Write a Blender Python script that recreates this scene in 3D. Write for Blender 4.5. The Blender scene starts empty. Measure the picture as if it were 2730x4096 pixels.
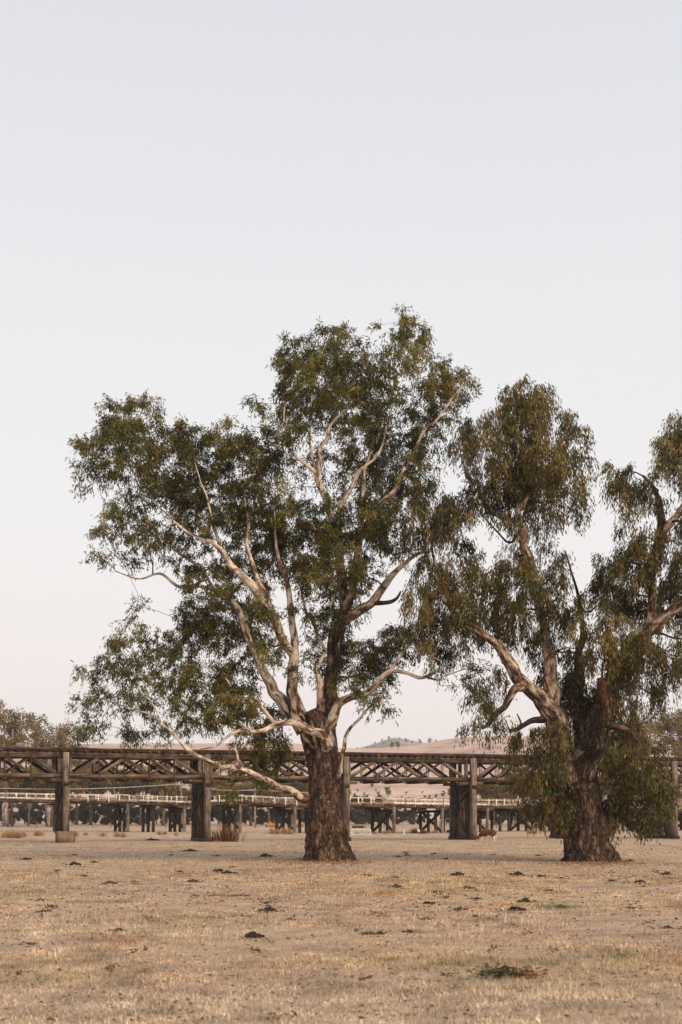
import bpy, bmesh, math, random
import numpy as np
from mathutils import Vector, Matrix, noise

random.seed(11)
rng = np.random.default_rng(11)
sc = bpy.context.scene
R = math.radians

# ------------------------------------------------------------------ camera
EYE, F, CX, HY = 2.0, 5689.0, 1365.0, 3264.0      # eye height, focal length and horizon in photo pixels
cam = bpy.data.cameras.new('camera'); camo = bpy.data.objects.new('camera', cam)
sc.collection.objects.link(camo); sc.camera = camo
camo.location = (0, 0, EYE); camo.rotation_euler = (R(90), 0, 0)
cam.lens = 50; cam.sensor_width = 36; cam.sensor_fit = 'AUTO'
cam.shift_y = (HY - 2048) / 4096
cam.clip_start = 0.1; cam.clip_end = 9000
cam.dof.use_dof = True; cam.dof.focus_distance = 66; cam.dof.aperture_fstop = 2.2

# ------------------------------------------------------------------ world, sun, exposure
SUN_EL, SUN_AZ = R(37), R(142)       # behind the camera, a little to the right
world = bpy.data.worlds.new('World'); sc.world = world; world.use_nodes = True
nt = world.node_tree; nt.nodes.clear()
wo = nt.nodes.new('ShaderNodeOutputWorld'); bg = nt.nodes.new('ShaderNodeBackground')
sky = nt.nodes.new('ShaderNodeTexSky'); sky.sky_type = 'NISHITA'; sky.sun_disc = False
sky.sun_elevation = SUN_EL; sky.sun_rotation = SUN_AZ; sky.dust_density = 4; sky.air_density = 1; sky.ozone_density = 1
hs = nt.nodes.new('ShaderNodeHueSaturation'); hs.inputs['Saturation'].default_value = 0.35
tc = nt.nodes.new('ShaderNodeTexCoord'); sp = nt.nodes.new('ShaderNodeSeparateXYZ')
rp = nt.nodes.new('ShaderNodeValToRGB')
el = rp.color_ramp.elements
el[0].position = 0.0; el[0].color = (10.6, 9.2, 8.75, 1)
el[1].position = 1.0; el[1].color = (4.6, 4.85, 5.5, 1)
for p, c in ((0.07, (10.2, 9.25, 8.95, 1)), (0.2, (9.65, 9.45, 9.4, 1)), (0.36, (8.95, 8.9, 9.15, 1)), (0.55, (7.75, 7.95, 8.6, 1))):
    e = el.new(p); e.color = c
mx = nt.nodes.new('ShaderNodeMix'); mx.data_type = 'RGBA'; mx.inputs[0].default_value = 0.86
nt.links.new(tc.outputs['Generated'], sp.inputs[0]); nt.links.new(sp.outputs['Z'], rp.inputs[0])
nt.links.new(sky.outputs[0], hs.inputs['Color'])
nt.links.new(hs.outputs[0], mx.inputs[6]); nt.links.new(rp.outputs[0], mx.inputs[7])
nt.links.new(mx.outputs[2], bg.inputs['Color']); bg.inputs['Strength'].default_value = 0.1
nt.links.new(bg.outputs[0], wo.inputs['Surface'])

sun = bpy.data.lights.new('sun', 'SUN'); suno = bpy.data.objects.new('sun', sun); sc.collection.objects.link(suno)
sun.energy = 4.2; sun.angle = R(56); sun.color = (1.0, 0.82, 0.62)
sd = Vector((math.sin(SUN_AZ) * math.cos(SUN_EL), math.cos(SUN_AZ) * math.cos(SUN_EL), math.sin(SUN_EL)))
suno.rotation_euler = sd.to_track_quat('Z', 'Y').to_euler()

sc.view_settings.view_transform = 'Standard'; sc.view_settings.look = 'None'
sc.view_settings.exposure = 0.04; sc.view_settings.gamma = 1.0; sc.view_settings.use_curve_mapping = False
sc.render.engine = 'CYCLES'
cy = sc.cycles
cy.use_denoising = True; cy.max_bounces = 6; cy.diffuse_bounces = 3; cy.glossy_bounces = 2
cy.transmission_bounces = 3; cy.transparent_max_bounces = 4; cy.volume_bounces = 0
cy.caustics_reflective = False; cy.caustics_refractive = False

COL = sc.collection

# ------------------------------------------------------------------ helpers
def W(x, y, Y):
    return Vector(((x - CX) / F * Y, Y, EYE - (y - HY) / F * Y))
def gnoise(x, y):
    return noise.noise((x * .11, y * .11, 3.1)) * .09 + noise.noise((x * .5, y * .5, 7.7)) * .03
def gz(x, y):
    if y > 380: return 0.0
    k = 1.0 if y < 250 else (380 - y) / 130
    return gnoise(x, y) * k
def on_ground(x, y):                 # photo pixel on the paddock -> world point
    Y = EYE * F / max(y - HY, 12)
    X = (x - CX) / F * Y
    return Vector((X, Y, gz(X, Y)))
def tag(o, label=None, cat=None, group=None, kind=None):
    if label: o['label'] = label
    if cat: o['category'] = cat
    if group: o['group'] = group
    if kind: o['kind'] = kind
    return o
def link(name, data, parent=None, mat=None):
    o = bpy.data.objects.new(name, data); COL.objects.link(o)
    if parent is not None: o.parent = parent
    if mat is not None and data is not None and not len(data.materials): data.materials.append(mat)
    return o
def empty(name, loc=(0, 0, 0), rz=0):
    o = bpy.data.objects.new(name, None); COL.objects.link(o)
    o.location = loc; o.rotation_euler = (0, 0, rz); o.empty_display_size = .2
    return o
def mesh_np(name, verts, faces, smooth=False):
    """verts (N,3), faces (M,k) integer arrays or list of such arrays"""
    me = bpy.data.meshes.new(name)
    if not isinstance(faces, list): faces = [faces]
    faces = [np.asarray(f, dtype=np.int32) for f in faces if len(f)]
    verts = np.asarray(verts, dtype=np.float32)
    me.vertices.add(len(verts)); me.vertices.foreach_set('co', verts.ravel())
    lv = np.concatenate([f.ravel() for f in faces])
    tot = np.concatenate([np.full(len(f), f.shape[1], dtype=np.int32) for f in faces])
    st = np.concatenate([[0], np.cumsum(tot)[:-1]]).astype(np.int32)
    me.loops.add(len(lv)); me.loops.foreach_set('vertex_index', lv)
    me.polygons.add(len(tot)); me.polygons.foreach_set('loop_start', st); me.polygons.foreach_set('loop_total', tot)
    if smooth: me.polygons.foreach_set('use_smooth', np.ones(len(tot), dtype=bool))
    me.update(calc_edges=True); me.validate()
    return me
def add_color(me, cols, name='Col'):
    a = me.attributes.new(name, 'FLOAT_COLOR', 'POINT')
    c = np.ones((len(cols), 4), dtype=np.float32); c[:, :3] = cols
    a.data.foreach_set('color', c.ravel())
def add_float(me, vals, name):
    a = me.attributes.new(name, 'FLOAT', 'POINT'); a.data.foreach_set('value', np.asarray(vals, dtype=np.float32))
def add_vec(me, vals, name):
    a = me.attributes.new(name, 'FLOAT_VECTOR', 'POINT'); a.data.foreach_set('vector', np.asarray(vals, dtype=np.float32).ravel())
def copy_tree(o, parent=None):
    c = o.copy(); COL.objects.link(c); c.parent = parent
    for ch in list(o.children): copy_tree(ch, c)
    return c

# ------------------------------------------------------------------ materials
def mat(name):
    m = bpy.data.materials.new(name); m.use_nodes = True
    t = m.node_tree; b = t.nodes['Principled BSDF']
    b.inputs['Roughness'].default_value = .85
    b.inputs['Specular IOR Level'].default_value = .25
    return m, t, b
def nd(t, typ, **kw):
    n = t.nodes.new(typ)
    for k, v in kw.items(): setattr(n, k, v)
    return n
def ramp(t, stops):
    n = t.nodes.new('ShaderNodeValToRGB'); e = n.color_ramp.elements
    e[0].position, e[0].color = stops[0][0], (*stops[0][1], 1)
    e[1].position, e[1].color = stops[-1][0], (*stops[-1][1], 1)
    for p, c in stops[1:-1]:
        k = e.new(p); k.color = (*c, 1)
    return n
def noise_node(t, vec, scale, detail=6, rough=.6, dist=0):
    n = t.nodes.new('ShaderNodeTexNoise'); n.inputs['Scale'].default_value = scale
    n.inputs['Detail'].default_value = detail; n.inputs['Roughness'].default_value = rough
    n.inputs['Distortion'].default_value = dist
    if vec is not None: t.links.new(vec, n.inputs['Vector'])
    return n
def mixc(t, fac, a, b, blend='MIX'):
    n = t.nodes.new('ShaderNodeMix'); n.data_type = 'RGBA'; n.blend_type = blend
    for s, v in ((n.inputs[0], fac), (n.inputs[6], a), (n.inputs[7], b)):
        if isinstance(v, (int, float)): s.default_value = v
        elif isinstance(v, tuple): s.default_value = (*v, 1)
        else: t.links.new(v, s)
    return n.outputs[2]
def bump(t, b, h, strength=.5, dist=.02):
    n = t.nodes.new('ShaderNodeBump'); n.inputs['Strength'].default_value = strength; n.inputs['Distance'].default_value = dist
    t.links.new(h, n.inputs['Height']); t.links.new(n.outputs[0], b.inputs['Normal'])

def timber_mat(name, dark, mid, light, tint=.35):
    m, t, b = mat(name)
    tcn = nd(t, 'ShaderNodeTexCoord'); mp = nd(t, 'ShaderNodeMapping'); oi = nd(t, 'ShaderNodeObjectInfo')
    mp.inputs['Scale'].default_value = (.35, 9, 9)
    ad = nd(t, 'ShaderNodeVectorMath', operation='ADD'); sc_ = nd(t, 'ShaderNodeVectorMath', operation='SCALE')
    t.links.new(oi.outputs['Location'], sc_.inputs[0]); sc_.inputs['Scale'].default_value = .37
    t.links.new(tcn.outputs['Object'], ad.inputs[0]); t.links.new(sc_.outputs[0], ad.inputs[1])
    t.links.new(ad.outputs[0], mp.inputs['Vector'])
    g = noise_node(t, mp.outputs[0], 1.6, 7, .65, .4)
    c = ramp(t, ((.38, dark), (.5, mid), (.63, light))); t.links.new(g.outputs[0], c.inputs[0])
    blot = noise_node(t, ad.outputs[0], 1.3, 4, .6)
    br = ramp(t, ((.38, (.55, .5, .46)), (.6, (1.08, 1.04, 1.0)))); t.links.new(blot.outputs[0], br.inputs[0])
    col = mixc(t, 1.0, c.outputs[0], br.outputs[0], 'MULTIPLY')
    rr = ramp(t, ((0, (1 - tint, 1 - tint, 1 - tint * .95)), (1, (1 + tint, 1 + tint * .92, 1 + tint * .85))))
    t.links.new(oi.outputs['Random'], rr.inputs[0])
    col = mixc(t, 1.0, col, rr.outputs[0], 'MULTIPLY')
    t.links.new(col, b.inputs['Base Color']); bump(t, b, g.outputs[0], .5, .02)
    return m
M = {}
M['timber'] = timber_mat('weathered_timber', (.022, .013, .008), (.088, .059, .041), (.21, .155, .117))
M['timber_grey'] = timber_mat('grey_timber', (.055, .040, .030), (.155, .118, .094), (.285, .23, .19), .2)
M['timber_dark'] = timber_mat('tarred_shaded_timber', (.012, .008, .006), (.032, .021, .015), (.075, .052, .038), .3)  # tarred members; also painted deck shade on the far truss bracing
M['timber_pale'] = timber_mat('bleached_timber', (.13, .085, .055), (.29, .215, .155), (.46, .37, .29), .25)
M['timber_rust'] = timber_mat('rust_stained_timber', (.025, .013, .008), (.075, .038, .022), (.15, .085, .052), .25)
# worn white paint
m, t, b = mat('worn_white_paint'); M['white'] = m
tcn = nd(t, 'ShaderNodeTexCoord'); n1 = noise_node(t, tcn.outputs['Object'], 5, 6, .7)
c = ramp(t, ((.37, (.26, .20, .15)), (.45, (.52, .46, .40)), (.58, (.74, .70, .64)))); t.links.new(n1.outputs[0], c.inputs[0])
t.links.new(c.outputs[0], b.inputs['Base Color'])
def flat_mat(name, col, var=.25, scale=6, rough=.85, metallic=0):
    m, t, b = mat(name)
    tcn = nd(t, 'ShaderNodeTexCoord'); n1 = noise_node(t, tcn.outputs['Object'], scale, 6, .65)
    lo = tuple(v * (1 - var) for v in col); hi = tuple(v * (1 + var) for v in col)
    c = ramp(t, ((.35, lo), (.65, hi))); t.links.new(n1.outputs[0], c.inputs[0])
    t.links.new(c.outputs[0], b.inputs['Base Color']); b.inputs['Roughness'].default_value = rough
    b.inputs['Metallic'].default_value = metallic
    bump(t, b, n1.outputs[0], .4, .02)
    return m
M['iron'] = flat_mat('rusty_iron', (.055, .032, .022), .4, 9, .7)
M['rail'] = flat_mat('rusted_rail', (.10, .045, .024), .35, 7, .65)
M['concrete'] = flat_mat('stained_concrete', (.15, .10, .068), .4, 2.2)
M['galv'] = flat_mat('pale_metal', (.62, .60, .57), .15, 4, .5)
M['dung'] = flat_mat('dry_dung', (.024, .013, .009), .6, 14, .95)
M['dung_old'] = flat_mat('old_dung', (.055, .031, .020), .5, 14, .95)
M['feather'] = flat_mat('dark_feather', (.030, .022, .019), .4, 12, .6)

def leaf_mat(name, transl=.28, gloss=.5):
    m, t, b = mat(name)
    at = nd(t, 'ShaderNodeAttribute', attribute_name='Col')
    t.links.new(at.outputs['Color'], b.inputs['Base Color'])
    b.inputs['Roughness'].default_value = gloss; b.inputs['Specular IOR Level'].default_value = .22
    tr = nd(t, 'ShaderNodeBsdfTranslucent'); t.links.new(at.outputs['Color'], tr.inputs['Color'])
    ms = nd(t, 'ShaderNodeMixShader'); ms.inputs[0].default_value = transl
    out = t.nodes['Material Output']
    t.links.new(b.outputs[0], ms.inputs[1]); t.links.new(tr.outputs[0], ms.inputs[2]); t.links.new(ms.outputs[0], out.inputs['Surface'])
    return m
M['leaf'] = leaf_mat('gum_leaf')
M['grass'] = leaf_mat('dry_grass', .2, .8)
M['litter'] = leaf_mat('fallen_leaf', .1, .8)

def bark_mat(name, rough_cols, smooth_cols, warm=0):
    m, t, b = mat(name)
    av = nd(t, 'ShaderNodeAttribute', attribute_name='bc'); sm = nd(t, 'ShaderNodeAttribute', attribute_name='smooth_bark')
    # rough stringy bark
    mp = nd(t, 'ShaderNodeMapping'); mp.inputs['Scale'].default_value = (1, 1, .36); mp.inputs['Rotation'].default_value = (.12, .1, 0); t.links.new(av.outputs['Vector'], mp.inputs['Vector'])
    g = noise_node(t, mp.outputs[0], 7.5, 8, .72, 1.4)
    g2 = noise_node(t, mp.outputs[0], 2.4, 6, .65, .8)
    cr = ramp(t, ((.41, rough_cols[0]), (.51, rough_cols[1]), (.61, rough_cols[2]))); t.links.new(g.outputs[0], cr.inputs[0])
    blot = ramp(t, ((.42, (.42, .36, .32)), (.5, (.95, .85, .78)), (.58, (1.35, 1.25, 1.15)))); t.links.new(g2.outputs[0], blot.inputs[0])
    rough = mixc(t, 1.0, cr.outputs[0], blot.outputs[0], 'MULTIPLY')
    # smooth shedding bark
    mp2 = nd(t, 'ShaderNodeMapping'); mp2.inputs['Scale'].default_value = (1, 1, .45); t.links.new(av.outputs['Vector'], mp2.inputs['Vector'])
    s1 = noise_node(t, mp2.outputs[0], 3.6, 6, .62, .7)
    s2 = noise_node(t, mp2.outputs[0], 11, 6, .6, .3)
    cs = ramp(t, ((.40, smooth_cols[0]), (.45, smooth_cols[1]), (.51, smooth_cols[2]), (.60, smooth_cols[3]))); t.links.new(s1.outputs[0], cs.inputs[0])
    fine = ramp(t, ((.36, (.38, .33, .29)), (.48, (.95, .94, .93)), (.6, (1.08, 1.06, 1.04)))); t.links.new(s2.outputs[0], fine.inputs[0])
    smooth = mixc(t, 1.0, cs.outputs[0], fine.outputs[0], 'MULTIPLY')
    # blend by peeling edge
    mp3 = nd(t, 'ShaderNodeMapping'); mp3.inputs['Scale'].default_value = (1, 1, .3); t.links.new(av.outputs['Vector'], mp3.inputs['Vector'])
    pn = noise_node(t, mp3.outputs[0], 3.2, 5, .6, .6)
    ma = nd(t, 'ShaderNodeMath', operation='ADD'); t.links.new(sm.outputs['Fac'], ma.inputs[0]); t.links.new(pn.outputs[0], ma.inputs[1])
    mr = nd(t, 'ShaderNodeMapRange'); mr.inputs[1].default_value = .93; mr.inputs[2].default_value = 1.05; t.links.new(ma.outputs[0], mr.inputs[0])
    col = mixc(t, mr.outputs[0], rough, smooth)
    t.links.new(col, b.inputs['Base Color'])
    h = nd(t, 'ShaderNodeMix'); h.data_type = 'FLOAT'; t.links.new(mr.outputs[0], h.inputs[0])
    t.links.new(g.outputs[0], h.inputs[2]); h.inputs[3].default_value = .62
    bump(t, b, h.outputs[0], 1.0, .11)
    return m
M['bark1'] = bark_mat('red_gum_bark', ((.013, .007, .0045), (.055, .031, .020), (.19, .127, .09)),
                      ((.085, .045, .027), (.25, .178, .130), (.43, .345, .275), (.60, .505, .42)))
M['bark2'] = bark_mat('old_red_gum_bark', ((.013, .008, .0055), (.050, .030, .021), (.18, .128, .097)),
                      ((.095, .040, .018), (.24, .150, .100), (.41, .315, .24), (.57, .47, .38)))
M['bark_far'] = bark_mat('pale_gum_bark', ((.05, .036, .028), (.12, .09, .07), (.22, .17, .14)),
                         ((.18, .13, .10), (.30, .235, .19), (.42, .345, .29), (.52, .44, .375)))
M['rot'] = flat_mat('rotten_heartwood', (.05, .017, .007), .75, 6, .95)

# ------------------------------------------------------------------ ground
def ground_sheet():
    ys = [-40.0]
    while ys[-1] < 3060:
        y = ys[-1]; ys.append(y + max(.35, abs(y) * .022) if y > 5 else y + 3)
    ys = np.array(ys); nx = 170
    u = np.linspace(-1, 1, nx); u = np.sign(u) * np.abs(u) ** 1.15
    V = np.zeros((len(ys), nx, 3), dtype=np.float32)
    for i, y in enumerate(ys):
        half = 30 + .62 * max(y, 0)
        V[i, :, 0] = u * half; V[i, :, 1] = y
        if y < 380: V[i, :, 2] = [gz(x * half, y) for x in u]
    a = np.arange(len(ys) * nx).reshape(len(ys), nx)
    f = np.stack([a[:-1, :-1], a[:-1, 1:], a[1:, 1:], a[1:, :-1]], -1).reshape(-1, 4)
    return mesh_np('ground', V.reshape(-1, 3), f, True)
m, t, b = mat('dry_paddock'); M['ground'] = m
geo = nd(t, 'ShaderNodeNewGeometry')
na = noise_node(t, geo.outputs['Position'], .16, 5, .6)
nb = noise_node(t, geo.outputs['Position'], 1.1, 6, .7)
nc = noise_node(t, geo.outputs['Position'], 14, 6, .75)
ca = ramp(t, ((.3, (.26, .185, .135)), (.45, (.37, .275, .20)), (.6, (.37, .285, .195)), (.75, (.42, .325, .24)))); t.links.new(na.outputs[0], ca.inputs[0])
cb = ramp(t, ((.3, (.62, .58, .56)), (.5, (1, .98, .96)), (.7, (1.12, 1.1, 1.05)))); t.links.new(nb.outputs[0], cb.inputs[0])
cc = ramp(t, ((.28, (.55, .5, .46)), (.5, (1, 1, 1)), (.75, (1.2, 1.17, 1.12)))); t.links.new(nc.outputs[0], cc.inputs[0])
col = mixc(t, 1.0, mixc(t, 1.0, ca.outputs[0], cb.outputs[0], 'MULTIPLY'), cc.outputs[0], 'MULTIPLY')
t.links.new(col, b.inputs['Base Color']); bump(t, b, nc.outputs[0], .8, .05)
ground = tag(link('ground', ground_sheet(), None, M['ground']), 'dry grazed paddock of straw coloured grass', 'ground', kind='structure')

# ------------------------------------------------------------------ hills
def hill_mesh(name, x0, x1, y0, y1, fz, nx=150, ny=60):
    xs = np.linspace(x0, x1, nx); ys = np.linspace(y0, y1, ny)
    V = np.array([[(x, y, fz(x, y)) for x in xs] for y in ys], dtype=np.float32)
    a = np.arange(nx * ny).reshape(ny, nx)
    f = np.stack([a[:-1, :-1], a[:-1, 1:], a[1:, 1:], a[1:, :-1]], -1).reshape(-1, 4)
    return mesh_np(name, V.reshape(-1, 3), f, True)
def sstep(a, b_, x):
    k = min(1, max(0, (x - a) / (b_ - a))); return k * k * (3 - 2 * k)
RIDGE_Y = 950.0
RK = [(-1500, 2985), (-400, 2975), (330, 2992), (800, 2985), (1140, 2972), (1210, 2984), (1360, 2997), (1500, 2998), (1600, 2990), (1700, 2979), (1800, 2964),
      (1900, 2955), (2030, 2949), (2200, 2955), (2500, 2985), (2730, 3010), (3400, 3050), (4300, 3040)]
def ridge_z(X):
    x = X / RIDGE_Y * F + CX
    y = np.interp(x, [k[0] for k in RK], [k[1] for k in RK])
    return EYE + (HY - y) / F * RIDGE_Y
def hill_z(X, Y):
    ss = sstep(430, RIDGE_Y, Y)
    prof = .30 * sstep(430, 620, Y) + .70 * ss ** 1.25
    back = 1 - .5 * sstep(RIDGE_Y + 30, 1300, Y)
    z = ridge_z(X * RIDGE_Y / Y if Y < RIDGE_Y else X) * prof * back
    z += noise.noise((X * .012, Y * .012, 1.7)) * 6 * ss * (1 - sstep(780, RIDGE_Y, Y)) + noise.noise((X * .004, Y * .006, 5)) * 7 * ss * (1 - sstep(700, RIDGE_Y, Y))
    return z - .6
def far_z(X, Y):
    x = X / 2500 * F + CX
    y = np.interp(x, [600, 1100, 1380, 1440, 1500, 1545, 1575, 1600, 1640, 1700, 1760, 1820, 1900, 2100, 2500, 3200], [3080, 3060, 3010, 2992, 2975, 2957, 2952, 2955, 2962, 2974, 2981, 2984, 2990, 3010, 3040, 3070])
    zr = EYE + (HY - y) / F * 2500
    return zr * sstep(1500, 2500, Y) * (1 - .6 * sstep(2500, 3000, Y)) + noise.noise((X * .008, Y * .008, 2)) * 8 * sstep(1700, 2100, Y) * (1 - sstep(2200, 2500, Y)) - 2
def hill_mat(name, c0, c1, c2, s):
    m, t, b = mat(name)
    geo = nd(t, 'ShaderNodeNewGeometry')
    a = noise_node(t, geo.outputs['Position'], s, 7, .65, .5); c = noise_node(t, geo.outputs['Position'], s * 9, 5, .7)
    mp = nd(t, 'ShaderNodeMapping'); mp.inputs['Scale'].default_value = (.25, .25, 3.2); t.links.new(geo.outputs['Position'], mp.inputs['Vector'])
    tr = noise_node(t, mp.outputs[0], s * 12, 4, .6, .6)
    ra = ramp(t, ((.33, c0), (.5, c1), (.66, c2))); t.links.new(a.outputs[0], ra.inputs[0])
    rc = ramp(t, ((.32, (.72, .7, .68)), (.5, (1, 1, 1)), (.7, (1.1, 1.08, 1.06)))); t.links.new(c.outputs[0], rc.inputs[0])
    rt = ramp(t, ((.38, (.78, .75, .72)), (.52, (1.04, 1.03, 1.02)))); t.links.new(tr.outputs[0], rt.inputs[0])
    t.links.new(mixc(t, .8, mixc(t, 1.0, ra.outputs[0], rc.outputs[0], 'MULTIPLY'), rt.outputs[0], 'MULTIPLY'), b.inputs['Base Color'])
    return m
M['hill'] = hill_mat('dry_hill', (.31, .22, .18), (.42, .31, .262), (.46, .35, .292), .012)
M['farhill'] = hill_mat('far_hill', (.12, .115, .085), (.22, .185, .145), (.34, .27, .215), .008)
tag(link('hill', hill_mesh('hill', -620, 780, 425, 1300, hill_z), None, M['hill']), 'bare pinkish dry hill rising behind the bridges', 'hill', kind='structure')
tag(link('hill', hill_mesh('far_hill', -400, 900, 1500, 3000, far_z, 120, 50), None, M['farhill']), 'hazy blue far hill beyond the bare ridge', 'hill', kind='structure')

# ------------------------------------------------------------------ tubes for trunks and limbs
def catmull(P, step):
    P = [np.array(p, dtype=float) for p in P]
    out = []
    Q = [2 * P[0] - P[1]] + P + [2 * P[-1] - P[-2]]
    for i in range(1, len(Q) - 2):
        a, b_, c, d = Q[i - 1], Q[i], Q[i + 1], Q[i + 2]
        n = max(2, int(np.linalg.norm((c - b_)[:3]) / step))
        for k in range(n):
            t_ = k / n
            out.append(.5 * ((2 * b_) + (-a + c) * t_ + (2 * a - 5 * b_ + 4 * c - d) * t_ ** 2 + (-a + 3 * b_ - 3 * c + d) * t_ ** 3))
    out.append(P[-1])
    return np.array(out)
def tube(P, rad, sides, cap=True, disp=None, twist=0.0):
    """returns verts, quads, tris, bc(vec), along; P (n,3)"""
    P = np.asarray(P); n = len(P)
    T = np.gradient(P, axis=0); T /= np.linalg.norm(T, axis=1)[:, None] + 1e-9
    ref = np.array([0., 1., 0.]) if abs(T[0][1]) < .9 else np.array([1., 0, 0])
    U = np.zeros_like(P); u = ref - T[0] * ref.dot(T[0]); u /= np.linalg.norm(u)
    for i in range(n):
        u = u - T[i] * u.dot(T[i]); u /= np.linalg.norm(u) + 1e-9; U[i] = u
    B = np.cross(T, U)
    s = np.concatenate([[0], np.cumsum(np.linalg.norm(np.diff(P, axis=0), axis=1))])
    th = np.linspace(0, 2 * np.pi, sides, endpoint=False)
    rad = np.asarray(rad, dtype=float)
    ang = th[None, :] + twist * s[:, None]
    rr = np.repeat(rad[:, None], sides, 1)
    if disp is not None: rr = rr * (1 + disp(s, th, P, U, B, rad))
    V = P[:, None, :] + rr[..., None] * (np.cos(ang)[..., None] * U[:, None, :] + np.sin(ang)[..., None] * B[:, None, :])
    a = np.arange(n * sides).reshape(n, sides); nx_ = np.roll(a, -1, axis=1)
    q = np.stack([a[:-1], nx_[:-1], nx_[1:], a[1:]], -1).reshape(-1, 4)
    Vf = V.reshape(-1, 3); tri = np.zeros((0, 3), dtype=int)
    bc = np.stack([np.cos(th)[None, :] * rad[:, None], np.sin(th)[None, :] * rad[:, None], np.repeat(s[:, None], sides, 1)], -1).reshape(-1, 3)
    if cap:
        Vf = np.vstack([Vf, P[0], P[-1]]); c0, c1 = n * sides, n * sides + 1
        tri = np.vstack([np.stack([np.full(sides, c0), nx_[0], a[0]], -1), np.stack([np.full(sides, c1), a[-1], nx_[-1]], -1)])
        bc = np.vstack([bc, [0, 0, 0], [0, 0, s[-1]]])
    return Vf, q, tri, bc, s
class Acc:
    def __init__(s): s.V, s.Q, s.T, s.B, s.S, s.n = [], [], [], [], [], 0
    def add(s, V, q, tr, bc, sm):
        s.V.append(V); s.Q.append(q + s.n); s.T.append(tr + s.n); s.B.append(bc); s.S.append(sm); s.n += len(V)
    def mesh(s, name):
        me = mesh_np(name, np.vstack(s.V), [np.vstack(s.Q), np.vstack(s.T)], True)
        add_vec(me, np.vstack(s.B), 'bc'); add_float(me, np.concatenate(s.S), 'smooth_bark')
        return me

def leaves_mesh(name, C, D, L, Wd, cols, seed=0):
    """diamond leaves: base C, hanging direction D (unit), length L, width Wd, colour per leaf"""
    g = np.random.default_rng(seed); n = len(C)
    r = g.normal(size=(n, 3)); r -= D * (r * D).sum(1)[:, None]; r /= np.linalg.norm(r, axis=1)[:, None] + 1e-9
    nrm = np.cross(D, r)
    mid = C + D * (L * .45)[:, None] + nrm * (L * g.uniform(-.08, .08, n))[:, None]
    V = np.stack([C, mid + r * (Wd * .5)[:, None], C + D * L[:, None], mid - r * (Wd * .5)[:, None]], 1)
    me = mesh_np(name, V.reshape(-1, 3), np.arange(4 * n).reshape(n, 4))
    add_color(me, np.repeat(cols, 4, axis=0))
    return me

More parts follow.
